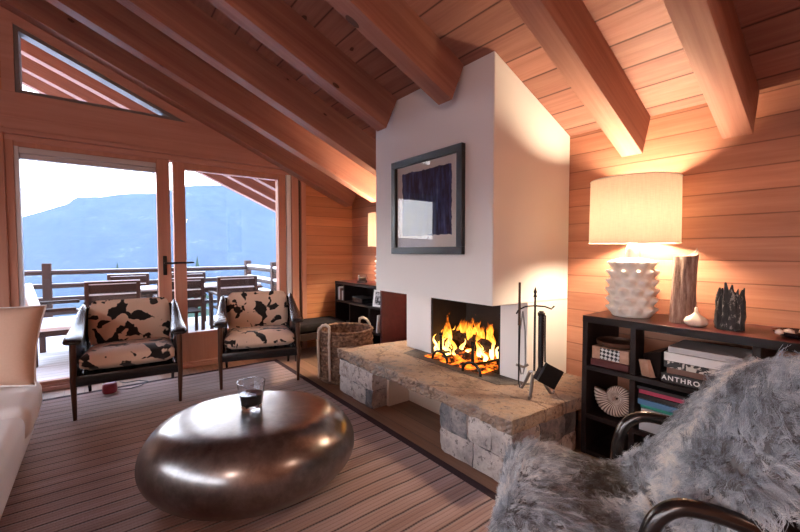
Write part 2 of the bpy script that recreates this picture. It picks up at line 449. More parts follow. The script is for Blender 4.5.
def fur_mat():
    t = NT('sheepskin_wool'); a = t.n('ShaderNodeAttribute'); a.attribute_type = 'GEOMETRY'; a.attribute_name = 'tint'
    col = t.ramp(a.outputs['Fac'], [(0, (.09, .07, .06)), (.25, (.20, .205, .225)), (.5, (.39, .425, .48)), (.75, (.61, .63, .67)), (1, (.88, .83, .78))])  # blue cast of the sky light put into the grey wool tones
    return t.done(t.bsdf(col, .6, 0, None, .3))
M['fur'] = fur_mat()
M['hide'] = plain('sheepskin_hide', (.16, .155, .16), .95, var=.3, scale=12, bump=.5, spec=.1)

def hill_mat():
    t = NT('forest_and_snow'); c = t.coord()
    n = t.noise(c, .012, 6, .65); n2 = t.noise(c, .08, 5, .7)
    f = t.math('ADD', t.math('MULTIPLY', n, .55), t.math('MULTIPLY', n2, .45))
    col = t.ramp(f, [(.40, (.012, .02, .024)), (.58, (.022, .032, .036)), (.66, (.09, .10, .11)), (.78, (.30, .31, .33))])
    return t.done(t.bsdf(col, .9, 0, None, .1))
M['hill'] = hill_mat()
M['conifer'] = plain('conifer_needles', (.02, .045, .03), .9, var=.4, scale=3)
def haze_mat(d):
    t = NT('mountain_haze'); v = t.n('ShaderNodeVolumeScatter'); v.inputs['Color'].default_value = (.42, .62, 1, 1)
    v.inputs['Density'].default_value = d; t.l(v.outputs[0], t.out.inputs['Volume']); return t.m
# ------------------------------------------------------------------ the room
S = .44; XR = 2.777; YW = 4.68
def ceil(x): return 2.1+S*(XR-x)
XL = -2.6; YN = -2.2
ANG = math.atan(S)
struct(MB().box(XL-.2, XR+.2, YN-.2, YW+.18, -.14, -.004).build('floor', M['floor']))
p = [(XL-.2, ceil(XL-.2)), (XR+.25, ceil(XR+.25)), (XR+.25, ceil(XR+.25)+.12), (XL-.2, ceil(XL-.2)+.12)]
struct(MB().prism(p, 1, YN-.2, YW+.15).build('ceiling', M['ceiling']))
struct(MB().prism(p, 1, YW+.15, 7.1).build('trim_9_roof_overhang', M['ceiling']))
struct(MB().prism([(YN-.2, -.1), (YW+.18, -.1), (YW+.18, ceil(XR)+.1), (YN-.2, ceil(XR)+.1)], 0, XR, XR+.2).build('wall_right', M['wall']))
# left wall with an added wide window opening that lets in fill daylight
w = MB()
zt = ceil(XL)+.02
w.prism([(YN-.2, -.1), (-1.4, -.1), (-1.4, zt), (YN-.2, zt)], 0, XL-.2, XL)
w.prism([(-1.4, -.1), (3.0, -.1), (3.0, .4), (-1.4, .4)], 0, XL-.2, XL)
w.prism([(-1.4, 1.75), (3.0, 1.75), (3.0, zt), (-1.4, zt)], 0, XL-.2, XL)
w.prism([(3.0, -.1), (YW+.18, -.1), (YW+.18, zt), (3.0, zt)], 0, XL-.2, XL)
struct(w.build('wall_left', M['wall']))
f = MB()
for y in (-1.4, .03, 1.48, 2.93): f.box(XL-.14, XL-.05, y, y+.07, .4, 1.75, .004)
for z in (.4, 1.68): f.box(XL-.14, XL-.05, -1.4, 3.0, z, z+.07, .004)
fo = struct(f.build('added_fill_window', M['joineryz']))
MB().box(XL-.10, XL-.09, -1.35, 2.95, .45, 1.70).build('glass_pane', M['pane'], fo)
struct(MB().prism([(XL-.2, -.1), (XR+.2, -.1), (XR+.2, ceil(XR+.2)+.05), (XL-.2, ceil(XL-.2)+.05)], 1, YN-.2, YN).build('wall_near', M['wallx']))
# far (window) wall
w = MB()
w.prism([(XL-.2, -.1), (-.62, -.1), (-.62, ceil(-.62)+.03), (XL-.2, ceil(XL-.2)+.03)], 1, YW, YW+.15)
w.prism([(2.03, -.1), (XR+.1, -.1), (XR+.1, ceil(XR+.1)+.03), (2.03, ceil(2.03)+.03)], 1, YW, YW+.15)
struct(w.build('wall_far', M['wallx']))
w = MB()
w.prism([(-.62, 2.6), (-.53, 2.6), (-.53, 3.17), (.735, 2.615), (.735, 2.6), (2.03, 2.2), (2.03, ceil(2.03)+.03), (-.62, ceil(-.62)+.03)], 1, YW+.01, YW+.14)
struct(w.build('wall_far_gable', M['joinery']))
# header with mouldings
w = MB(); w.box(-.66, 2.03, YW-.035, YW+.14, 2.28, 2.60, .004); w.box(-.66, 2.03, YW-.01, YW+.13, 2.19, 2.30)
w.box(-.66, 2.03, YW-.055, YW, 2.245, 2.285, .006); w.box(-.66, 2.03, YW-.02, YW+.12, 2.195, 2.24, .004)
struct(w.build('trim_1', M['joinery']))
w = MB(); w.box(-.66, 2.04, YW-.04, YW+.02, 2.385, 2.397, .003)
struct(w.build('trim_2', M['joinery']))
# triangular window
tri = [(-.54, 2.60), (-.54, 3.175), (.76, 2.60)]
cen = Vector((sum(q[0] for q in tri)/3, sum(q[1] for q in tri)/3))
def inset(poly, d):
    out = []; n = len(poly)
    for i in range(n):
        p0, p1, p2 = (Vector(poly[(i-1) % n]), Vector(poly[i]), Vector(poly[(i+1) % n]))
        d1 = (p1-p0).normalized(); d2 = (p2-p1).normalized()
        n1 = Vector((-d1.y, d1.x)); n2 = Vector((-d2.y, d2.x))
        if n1.dot(cen-p1) < 0: n1 = -n1
        if n2.dot(cen-p1) < 0: n2 = -n2
        b = (n1+n2); b = b/b.dot(n1); out.append(p1+b*d)
    return out
def ringframe(mb, outer, inner, y0, y1):
    n = len(outer)
    for i in range(n):
        j = (i+1) % n
        q = [outer[i], outer[j], inner[j], inner[i]]
        mb.prism([tuple(a) for a in q], 1, y0, y1)
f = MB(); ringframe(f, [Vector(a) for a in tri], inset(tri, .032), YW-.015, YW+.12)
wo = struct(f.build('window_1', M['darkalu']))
MB().prism([tuple(a) for a in inset(tri, .03)], 1, YW+.05, YW+.058).build('glass_pane', M['pane'], wo)
w = MB(); ring2 = [Vector((-.62, 2.585)), Vector((-.62, 3.33)), Vector((1.02, 2.585))]
ringframe(w, ring2, [Vector(a) for a in tri], YW-.03, YW+.1)
struct(w.build('trim_3', M['joinery']))
# sliding doors
f = MB()
f.box(-.62, -.565, YW-.02, YW+.12, 0, 2.2, .004)
f.box(.472, .588, YW-.01, YW+.06, .05, 2.2, .004)
f.box(-.565, .472, YW+.0, YW+.06, 2.15, 2.2, .003); f.box(-.565, .472, YW, YW+.06, .03, .075, .003)
d1 = struct(f.build('door_1', M['joineryz']))
f = MB(); f.box(-.565, -.535, YW+.0, YW+.08, .07, 2.155, .003); f.box(-.535, .472, YW+.01, YW+.07, 2.10, 2.15, .003)
f.box(-.535, .472, YW+.035, YW+.1, 2.055, 2.1, .003)
f.build('aluminium_track', M['alu'], d1)
MB().box(-.535, .472, YW+.03, YW+.036, .075, 2.1).build('glass_pane', M['pane'], d1)
hd = MB().box(.512, .548, YW-.022, YW-.010, 1.0, 1.2, .006)
hd.tube([(.53, YW-.02, 1.125), (.53, YW-.062, 1.125), (.56, YW-.066, 1.125), (.79, YW-.066, 1.128)], [.011, .011, .010, .009], 8)
hd.build('door_handle', M['blackmetal'], d1, smooth=True)
f = MB()
f.box(.625, .737, YW+.03, YW+.12, .02, 2.2, .004)
f.box(1.745, 1.84, YW+.02, YW+.12, .02, 2.2, .004)
f.box(.737, 1.745, YW+.03, YW+.12, 2.12, 2.2, .004)
f.box(.737, 1.745, YW+.03, YW+.12, .02, .36, .004)
d2 = struct(f.build('door_2', M['joineryz']))
MB().box(.737, 1.745, YW+.07, YW+.076, .36, 2.12).build('glass_pane', M['pane'], d2)
MB().box(.588, .625, YW+.07, YW+.076, .02, 2.2).build('glass_pane', M['pane'], d2)
MB().box(.72, 1.76, YW+.045, YW+.09, .345, .362).build('sill_strip', M['alu'], d2)
f = MB(); f.box(1.845, 1.895, YW-.005, YW+.06, .02, 2.2, .004)
f.build('white_strip', M['whiteframe'], d2)  # plain white strip between the fixed pane's stile and the trim
w = MB(); w.box(1.897, 1.985, YW-.03, YW+.12, 0, 2.2, .004); w.box(2.02, 2.085, YW-.03, YW+.02, 0, 2.25, .004)
struct(w.build('trim_4', M['joineryz']))
w = MB(); w.box(1.985, 2.02, YW+.0, YW+.12, 0, 2.2); struct(w.build('trim_5', M['walnut']))
w = MB(); w.box(-.72, -.62, YW-.05, YW+.12, 0, 2.3, .005); struct(w.build('trim_6', M['joineryz']))
w = MB(); w.box(-.62, 2.0, YW-.05, YW+.15, -.003, .028, .004); w.box(-.62, 2.0, YW-.02, YW+.1, .028, .045, .003)
struct(w.build('trim_7', M['joinery']))
w = MB(); w.box(2.09, XR, YW-.02, YW, 0, .08, .003); struct(w.build('baseboard_far', M['wallx']))
w = MB(); w.box(XR-.018, XR, -2.2, 1.15, 0, .08, .003); struct(w.build('baseboard_right', M['wall']))
# rafters: each its own beam, local X along the slope
def rafter(name, y0, y1, x0, x1, depth, label=None):
    n = 40
    L = (x1-x0)/math.cos(ANG)
    mb = MB().box(0, L, y0-(y0+y1)/2, y1-(y0+y1)/2, -depth*math.cos(ANG), 0, .003)
    o = mb.build(name, M['beam'], None)
    o.location = (x0, (y0+y1)/2, ceil(x0)-.001); o.rotation_euler = (0, ANG, 0)
    o['kind'] = 'structure'
    if label: o['label'] = label
    return o
rafter('ceiling_beam', .487, .612, XL, XR, .295, 'sloping pine rafter nearest the right edge of the picture')
rafter('ceiling_beam', 1.0, 1.122, XL, XR, .295, 'sloping pine rafter ending on the wall above the lit lampshade')
rafter('ceiling_beam', 1.80, 1.925, XL, 1.925, .30, 'sloping pine rafter ending on the chimney right of the picture')
rafter('ceiling_beam', 2.525, 2.648, XL, 1.925, .30, 'sloping pine rafter ending on the chimney above the picture')
rafter('ceiling_beam', 3.235, 3.355, XL, XR, .30, 'sloping pine rafter passing left of the chimney')
rafter('ceiling_beam', 3.90, 4.03, XL, XR, .30, 'sloping pine rafter second from the window wall')
rafter('ceiling_beam', 4.50, YW, XL, XR, .30, 'sloping pine beam lying along the window wall')
rafter('ceiling_beam', -.08, .045, XL, XR, .295); rafter('ceiling_beam', -.62, -.5, XL, XR, .295); rafter('ceiling_beam', -1.2, -1.08, XL, XR, .295)
for y in (5.12, 5.72, 6.32, 6.95):
    rafter('overhang_beam', y-.06, y+.07, XL, XR+.2, .25)

# ------------------------------------------------------------------ fireplace
def zh(x): return .385-.053*(x-1.65)
fp = empty('fireplace', (2.3, 2.19, .36), 'white plastered chimney breast with an open fire below its overhanging hood', 'fireplace')
def L(o, root):   # geometry written in world coordinates goes under the root
    o.location = Vector(o.location)-Vector(root.location); return o
foot = [(1.93, 1.555), (2.776, 1.53), (2.776, 2.86), (1.93, 2.845)]
mb = MB(); mb.hexa([(x, y, .905 if x < 2 else .889) for x, y in foot], [(x, y, ceil(x)-.001) for x, y in foot], .004)
L(mb.build('hood', M['plaster'], fp), fp)
def column(x0, x1, y0, y1):
    return MB().hexa([(x0, y0, zh(x0)+.001), (x1, y0, zh(x1)+.001), (x1, y1, zh(x1)+.001), (x0, y1, zh(x0)+.001)],
                     [(x0, y0, .90), (x1, y0, .888), (x1, y1, .888), (x0, y1, .90)])
L(column(2.27, 2.776, 1.532, 1.755).build('pillar', M['plaster'], fp), fp)
L(column(2.27, 2.776, 2.50, 2.835).build('pillar', M['plaster'], fp), fp)
mb = MB(); mb.box(2.70, 2.77, 1.755, 2.50, .34, .89); mb.box(2.275, 2.70, 1.757, 1.775, .36, .885); mb.box(2.275, 2.70, 2.48, 2.498, .36, .885)
mb.box(2.275, 2.70, 1.775, 2.48, .872, .885)
mb.hexa([(2.28, 1.775, zh(2.28)+.001), (2.7, 1.775, zh(2.7)+.001), (2.7, 2.48, zh(2.7)+.001), (2.28, 2.48, zh(2.28)+.001)], [(2.28, 1.775, zh(2.28)+.008), (2.7, 1.775, zh(2.7)+.008), (2.7, 2.48, zh(2.7)+.008), (2.28, 2.48, zh(2.28)+.008)])
L(mb.build('firebox_lining', M['soot'], fp), fp)

hr = empty('hearth', (2.1, 2.13, 0), 'long stone hearth bench of rough blocks and slabs below the fire', 'hearth')
mb = MB()
def slabf(bm):
    pass
nx, ny = 34, 110
b = bmesh.new()
X0, X1, Y0, Y1 = 1.65, 2.775, 1.195, 3.06
def edge_jit(x, y): return noise.noise(Vector((x*6, y*6, 1.3)))*.012+noise.noise(Vector((x*22, y*22, 4.3)))*.007
topv = [[None]*(ny+1) for _ in range(nx+1)]; botv = [[None]*(ny+1) for _ in range(nx+1)]
for i in range(nx+1):
    for j in range(ny+1):
        x = X0+(X1-X0)*(i/nx)**1.35; y = Y0+(Y1-Y0)*j/ny
        xx, yy = x, y
        if i == 0: xx += edge_jit(0, y)+.004*random.uniform(-1, 1)
        if j == 0: yy += abs(edge_jit(x, 0))
        if j == ny: yy -= abs(edge_jit(x, 9))
        z = zh(x)+(noise.noise(Vector((x*5, y*5, 0)))*.004 if x < 2.2 and y > 1.3 else 0) - (.006 if i == 0 or j == 0 else 0)
        z = min(z, zh(x))
        topv[i][j] = b.verts.new((xx, yy, z))
        botv[i][j] = b.verts.new((xx+(.012*random.random() if i == 0 else 0), yy, z-.075+(noise.noise(Vector((x*9, y*9, 7)))*.012)))
for i in range(nx):
    for j in range(ny):
        b.faces.new([topv[i][j], topv[i+1][j], topv[i+1][j+1], topv[i][j+1]])
        b.faces.new([botv[i][j], botv[i][j+1], botv[i+1][j+1], botv[i+1][j]])
def side(A, B):
    # several rows for a chipped edge
    rows = 6
    prev = A
    for r in range(1, rows+1):
        cur = B if r == rows else [b.verts.new(a.co.lerp(c.co, r/rows)+Vector((random.uniform(-.012, .008)+.016*noise.noise(Vector((a.co.y*14, r*.9, 2))), random.uniform(-.004, .004), 0))) for a, c in zip(A, B)]
        for k in range(len(A)-1): b.faces.new([prev[k], prev[k+1], cur[k+1], cur[k]])
        prev = cur
side([topv[0][j] for j in range(ny+1)], [botv[0][j] for j in range(ny+1)])
for idx in (0, ny):
    A = [topv[i][idx] for i in range(nx+1)]; B = [botv[i][idx] for i in range(nx+1)]
    for k in range(nx): b.faces.new([A[k], A[k+1], B[k+1], B[k]])
A = topv[nx]; B = botv[nx]
for k in range(ny): b.faces.new([A[k], A[k+1], B[k+1], B[k]])
mb.merge(b)
L(mb.build('stone_slab', M['slab'], hr), hr)
def stone_wall(mb, origin, du, nrm, W, H, depth, rows, seed, wmin=.13, wmax=.28):
    """irregular coursed blocks on a vertical face; du along, nrm outward"""
    rnd = random.Random(seed); z = 0; du = Vector(du); nrm = Vector(nrm)
    hs = [rnd.uniform(.7, 1.3) for _ in range(rows)]; k = H/sum(hs)
    for r in range(rows):
        hh = hs[r]*k; u = 0
        while u < W-.001:
            ww = rnd.uniform(wmin, wmax)
            if W-u-ww < .07: ww = W-u
            b = bmesh.new(); bmesh.ops.create_cube(b, size=1)
            bmesh.ops.subdivide_edges(b, edges=b.edges[:], cuts=5, use_grid_fill=True)
            off = rnd.uniform(-.004, .008)
            sd = rnd.random()*50
            for v in b.verts:
                c = v.co.copy()
                rr = 1-.035*(abs(c.x*2)**6+abs(c.z*2)**6)
                q = Vector(origin)+du*(u+ww/2+c.x*(ww-.004))+Vector((0, 0, z+hh/2+c.z*(hh-.004)))+nrm*((c.y+.5)*-depth*1+depth*0+off*(c.y < 0)+(0 if c.y > 0 else (rr-1)*.15))
                q += nrm*(noise.noise(q*18+Vector((sd, 0, 0)))*.012+noise.noise(q*48+Vector((sd, 0, 0)))*.006)*(1 if c.y < .3 else 0)+du*noise.noise(q*24+Vector((0, sd, 0)))*.003
                v.co = q
            mb.merge(b); u += ww
        z += hh
mb = MB(); stone_wall(mb, (1.668, 3.045, .001), (0, -1, 0), (-1, 0, 0), .53, .29, .14, 2, 6)
L(mb.build('stone_plinth', M['blocks'], hr, smooth=True, angle=50), hr)
mb = MB(); stone_wall(mb, (1.665, 1.745, .001), (0, -1, 0), (-1, 0, 0), .535, .30, .10, 2, 11)
stone_wall(mb, (1.78, 1.215, .001), (1, 0, 0), (0, -1, 0), .56, .28, .09, 2, 13)
stone_wall(mb, (1.78, 1.735, .001), (1, 0, 0), (0, 1, 0), .25, .28, .06, 3, 17)
L(mb.build('stone_plinth', M['blocks'], hr, smooth=True, angle=50), hr)
mb = MB(); mb.box(1.81, 2.77, 2.49, 3.03, 0, .255); mb.box(2.02, 2.77, 1.745, 2.49, 0, .255); mb.box(1.79, 2.30, 1.30, 1.66, 0, .25)
o = tag(L(mb.build('plastered_base', M['plaster_warm'], hr), hr)); o['label'] = 'beige plastered base recessed under the slab'

o = L(MB().hexa([(x_, y_, zh(x_)+.0005) for x_, y_ in ((2.06, 1.62), (2.268, 1.50), (2.268, 2.70), (2.06, 2.62))], [(x_, y_, zh(x_)+.004) for x_, y_ in ((2.06, 1.62), (2.268, 1.50), (2.268, 2.70), (2.06, 2.62))]).build('slate_plate', M['slate'], hr), hr)
o['label'] = 'dark sooty slate plate in front of the fire'
# fire
def zfl(x): return zh(x)+.009
mb = MB()
mb.grid(lambda u, v: (2.13+.5*u, 1.82+.62*v, zfl(2.2)+.004+.075*math.sin(PI*min(u*1.1, 1))*math.sin(PI*v)*(0.7+.6*noise.noise(Vector((u*7, v*7, 2))))+.012*abs(noise.noise(Vector((u*30, v*30, 0))))), 30, 34)
tag(mb.build('ember_bed', M['ember']), 'heap of glowing orange embers under the burning logs', 'embers', kind='stuff')
def log(p0, p1, r, lab):
    p0, p1 = Vector(p0), Vector(p1); pts = [p0.lerp(p1, i/9)+Vector((noise.noise(Vector((i*.5, r*90, 0))), 0, noise.noise(Vector((i*.6, 3, r*70)))))*.008 for i in range(10)]
    mb = MB().tube(pts, [r*(1+.1*noise.noise(Vector((i, r*50, 0)))) for i in range(10)], 14)
    mb.noise(.012, 18, r*100)
    c = (p0+p1)/2
    o = mb.build('firewood_log', M['char'], smooth=True, angle=60); 
    return tag(o, lab, 'log', 'logs burning in the fireplace')
log((2.48, 2.42, .515), (2.40, 1.90, .50), .048, 'charred log lying highest across the fire')
log((2.36, 2.42, .46), (2.26, 2.05, .41), .034, 'thin charred log sloping down behind the left andiron')
log((2.53, 2.16, .48), (2.52, 1.84, .46), .028, 'short charred log at the right of the fire')
log((2.60, 2.44, .43), (2.59, 1.88, .43), .042, 'charred log at the back of the firebox')
mb = MB(); rnd = random.Random(5)
def tongue(x, y, z, h, r, lean, ph):
    n = 12; pts = []; rs = []
    for i in range(n):
        u = i/(n-1)
        pts.append((x+.018*math.sin(u*5+ph)*u+lean[0]*u*u, y+.035*math.sin(u*6.5+ph*2)*u+lean[1]*u*u, z+h*u))
        rs.append(max(.0008, r*(math.sin(min(1, u*1.5+.22)*PI*.5) if u < .3 else 1)*(1-u)**.85*(1+.25*math.sin(u*9+ph))))
    mb.tube(pts, rs, 9, flat=.55)
FL = [(2.42, 2.44, .42, .22, .030), (2.38, 2.43, .39, .29, .034), (2.42, 2.42, .44, .30, .036), (2.46, 2.34, .48, .26, .038), (2.44, 2.27, .50, .28, .036), (2.42, 2.20, .50, .25, .040),
      (2.46, 2.12, .50, .30, .040), (2.42, 2.06, .50, .24, .040), (2.45, 2.00, .50, .22, .036), (2.40, 1.93, .48, .22, .034), (2.36, 1.90, .42, .20, .028), (2.30, 2.30, .40, .17, .034),
      (2.28, 2.22, .39, .16, .036), (2.30, 2.14, .39, .15, .030), (2.30, 2.42, .38, .20, .030), (2.30, 2.44, .37, .16, .026), (2.27, 2.42, .372, .10, .018), (2.50, 2.24, .52, .24, .04), (2.52, 2.06, .52, .22, .04),
      (2.34, 2.02, .41, .14, .03), (2.32, 1.94, .40, .11, .026), (2.22, 2.26, .375, .10, .022)]
for k, (x, y, z, h, r) in enumerate(FL):
    tongue(x, y, z, h, r*1.08, (rnd.uniform(-.02, .03), rnd.uniform(-.05, .05)), rnd.uniform(0, 6))
    tongue(x+rnd.uniform(-.03, .03), y+rnd.uniform(-.04, .04), z, h*rnd.uniform(.5, .8), r*.7, (0, rnd.uniform(-.05, .05)), rnd.uniform(0, 6))
o = mb.build('flames', M['flame'], smooth=True, angle=180)
for v in o.data.vertices: v.co.z -= .40
o.location.z = .40
tag(o, 'bright orange and yellow flames rising from the logs', 'fire', kind='stuff')
def andiron(x, y, lab):
    r = empty('andiron', (x, y, zh(x)+.001), lab, 'andiron', 'andirons in front of the fire')
    MB().tube([(0, 0, .075), (0, 0, .17), (0, 0, .215)], [.013, .011, .012], 8).lathe([(0, .21), (.017, .218), (.017, .232), (0, .242)], 10).build('post', M['blackmetal'], r, smooth=True)
    pts = [(-.012, .085*math.cos(a)*1.0, .078*math.sin(a)+.009) for a in [PI*i/14 for i in range(15)]]
    MB().tube(pts, .011, 8).build('arched_foot', M['blackmetal'], r, smooth=True)
    MB().tube([(0, 0, .075), (.15, .0, .06), (.30, 0, .06)], .010, 8).tube([(.28, 0, .06), (.285, 0, .016)], .009, 8).build('log_bar', M['blackmetal'], r, smooth=True)
andiron(2.15, 2.245, 'black iron andiron at the left of the fire'); andiron(2.10, 1.865, 'black iron andiron at the right of the fire')

# fire tools on their stand
def tool_z(x): return zh(x)
TX, TY = 2.10, 1.365
st = empty('fire_tool_stand', (TX, TY, zh(TX)+.004), 'tall black iron fire tool stand with a cross bar, right of the fire', 'fire tool stand')
MB().tube([(0, 0, .12), (0, 0, .5), (0, 0, .60)], [.007, .007, .006], 8).lathe([(0, .595), (.012, .605), (.006, .622), (.011, .635), (.004, .655), (0, .668)], 10).build('pole', M['blackmetal'], st, smooth=True)
def fcurve(d, zz):
    e = Vector((.79, -.61, 0)); return e*d+Vector((0, 0, zz))
pts = [fcurve(-.115, .50), fcurve(-.10, .525), fcurve(-.06, .545), fcurve(0, .55), fcurve(.06, .545), fcurve(.10, .53), fcurve(.118, .548)]
MB().tube(pts, .005, 8).build('cross_bar', M['blackmetal'], st, smooth=True)
for a in (200, 320, 80):
    d = Vector((math.cos(math.radians(a)), math.sin(math.radians(a)), 0))
    MB().tube([Vector((0, 0, .14)), d*.035+Vector((0, 0, .13)), d*.075+Vector((0, 0, .05)), d*.10+Vector((0, 0, .012)), d*.118+Vector((0, 0, .012)), d*.122+Vector((0, 0, .028))], [.010, .011, .010, .009, .009, .006], 8).build('leg', M['steel'], st, smooth=True)
G = 'fire tools hanging on the stand'
e = Vector((.79, -.61, 0)); n_ = Vector((-.61, -.79, 0))
def twc(d, q, z): v = Vector((TX, TY, 0))+e*d+n_*q; return Vector((v.x, v.y, zh(TX)+z))
pk = empty('poker', twc(-.105, .03, 0), 'long thin iron poker hanging left of the tool stand', 'poker', G)
MB().tube([(0, 0, .10), (0, 0, .3), (0, 0, .44)], [.0045, .006, .0065], 8).tube([(0, 0, .10), (.004, -.004, .06)], [.0045, .002], 8).build('shaft', M['blackmetal'], pk, smooth=True)
MB().tube([(0, 0, .44), (0, 0, .52), (0, 0, .70)], [.009, .008, .007], 8).build('handle', M['walnut'], pk, smooth=True)
tg = empty('fire_tongs', twc(-.075, .0, 0), 'steel fire tongs hanging between the poker and the pole', 'tongs', G)
MB().tube([(0, 0, .52), (.012, -.010, .40), (.016, -.012, .20), (.004, -.003, .13)], .0045, 8).tube([(0, 0, .52), (-.012, .010, .40), (-.016, .012, .20), (-.004, .003, .13)], .0045, 8).tube([(.03, -.022, .19), (.008, -.006, .175), (-.03, .022, .19)], .008, 8).build('arms', M['steel'], tg, smooth=True)
br = empty('hearth_brush', twc(.020, .052, 0), 'black hearth brush with a thick round handle', 'brush', G)
MB().tube([(0, 0, .19), (0, 0, .30), (0, 0, .50)], [.015, .017, .017], 12).lathe([(0, .499), (.02, .50), (.022, .515), (.012, .53), (0, .53)], 12).build('handle', M['black'], br, smooth=True)
MB().tube([(0, 0, .20), (-.008, .0, .15), (-.02, .01, .115)], [.013, .026, .03], 12, flat=.6).build('bristles', M['darkcloth'], br, smooth=True)
sv = empty('ash_shovel', twc(.030, .095, .012), 'black ash shovel with a square pan hanging at the front of the stand', 'shovel', G)
MB().tube([(0, 0, .22), (-.004, 0, .35), (-.004, 0, .50)], .005, 8).build('shaft', M['blackmetal'], sv, smooth=True)
b = MB().box(-.055, .055, -.006, .006, -.06, .06, .004); b.box(-.055, -.048, -.006, .025, -.06, .06); b.box(.048, .055, -.006, .025, -.06, .06)
b.xform(T(.028, -.02, .135, rz=math.radians(-38)) @ T(ry=math.radians(28)))
b.build('pan', M['blackmetal'], sv)

# framed picture on the chimney
pc = empty('framed_picture', (1.93-.002, 2.178, 1.595), 'abstract indigo print in a black frame hanging on the white chimney', 'picture')
pc.rotation_euler = (0, 0, math.atan2(0, 1))
HW, HH = .392, .368
f = MB()
for (a, b_, c, d) in ((-HW, HW, HH-.052, HH), (-HW, HW, -HH, -HH+.052), (-HW, -HW+.052, -HH+.052, HH-.052), (HW-.052, HW, -HH+.052, HH-.052)):
    f.box(-.035, 0, a, b_, c, d, .003)
f.build('frame', M['blackframe'], pc)
MB().box(-.008, -.002, -HW+.05, HW-.05, -HH+.05, HH-.05).build('mat_board', M['art'], pc)
MB().box(-.017, -.014, -HW+.05, HW-.05, -HH+.05, HH-.05).build('glass', M['picture_glass'], pc)

# ------------------------------------------------------------------ rug, coffee table, glass
rg = empty('rug', (.3, 2.0, 0), 'large ribbed pinkish brown wool rug covering the floor', 'rug')
L(MB().box(-2.3, 1.525, -1.6, 4.30, -.003, .010).build('field', M['rug'], rg), rg)
mb = MB(); mb.box(1.525, 1.575, -1.6, 4.35, -.003, .012, .003); mb.box(-2.3, 1.525, 4.30, 4.35, -.003, .012, .003)
o = L(mb.build('binding', M['rugband'], rg), rg); o['label'] = 'dark brown edge binding of the rug'
ct = MB()
def pebble(u, v):
    th = -PI/2+PI*u; ph = 2*PI*v; a, b_ = .535, .455
    q_ = abs(math.cos(th)); e_ = .285 if th > 0 else .245; h_ = .195; k_ = .013
    z = e_*abs(math.sin(th)); z = -k_*math.log(math.exp(-z/k_)+math.exp(-h_/k_))+k_*math.log(1+math.exp(-h_/k_))
    sk = 1+.05*math.cos(ph-.6)
    return (a*q_*math.cos(ph)*sk, b_*q_*math.sin(ph)*sk, (z if th > 0 else -z)+h_)
bm_ = ct.grid(pebble, 72, 80, wrap=True)
bmesh.ops.remove_doubles(ct.bm, verts=ct.bm.verts[:], dist=1e-4)
tb = ct.build('coffee_table', M['pewter'], smooth=True, angle=180, loc=(.60, 2.085, .0125), rot=(0, 0, math.radians(-24)))
tag(tb, 'pebble-shaped dark pewter coffee table on the ribbed rug', 'coffee table')
TZ = .0115+.39
GS = 1.4
gl = empty('drinking_glass', (.628, 2.125, TZ), 'short clear tumbler half full of a dark drink on the coffee table', 'glass')
g = MB().lathe([(r_*GS, z_*1.25) for r_, z_ in ((0, 0), (.036, 0), (.038, .004), (.052, .118), (.0495, .118), (.0365, .022), (0, .020))], 32)
g.build('tumbler', M['tumbler'], gl, smooth=True, angle=50)
MB().lathe([(r_*GS, z_*1.25) for r_, z_ in ((0, .0215), (.0355, .0225), (.0425, .068), (0, .068))], 32).build('drink', M['cola'], gl, smooth=True, angle=50)

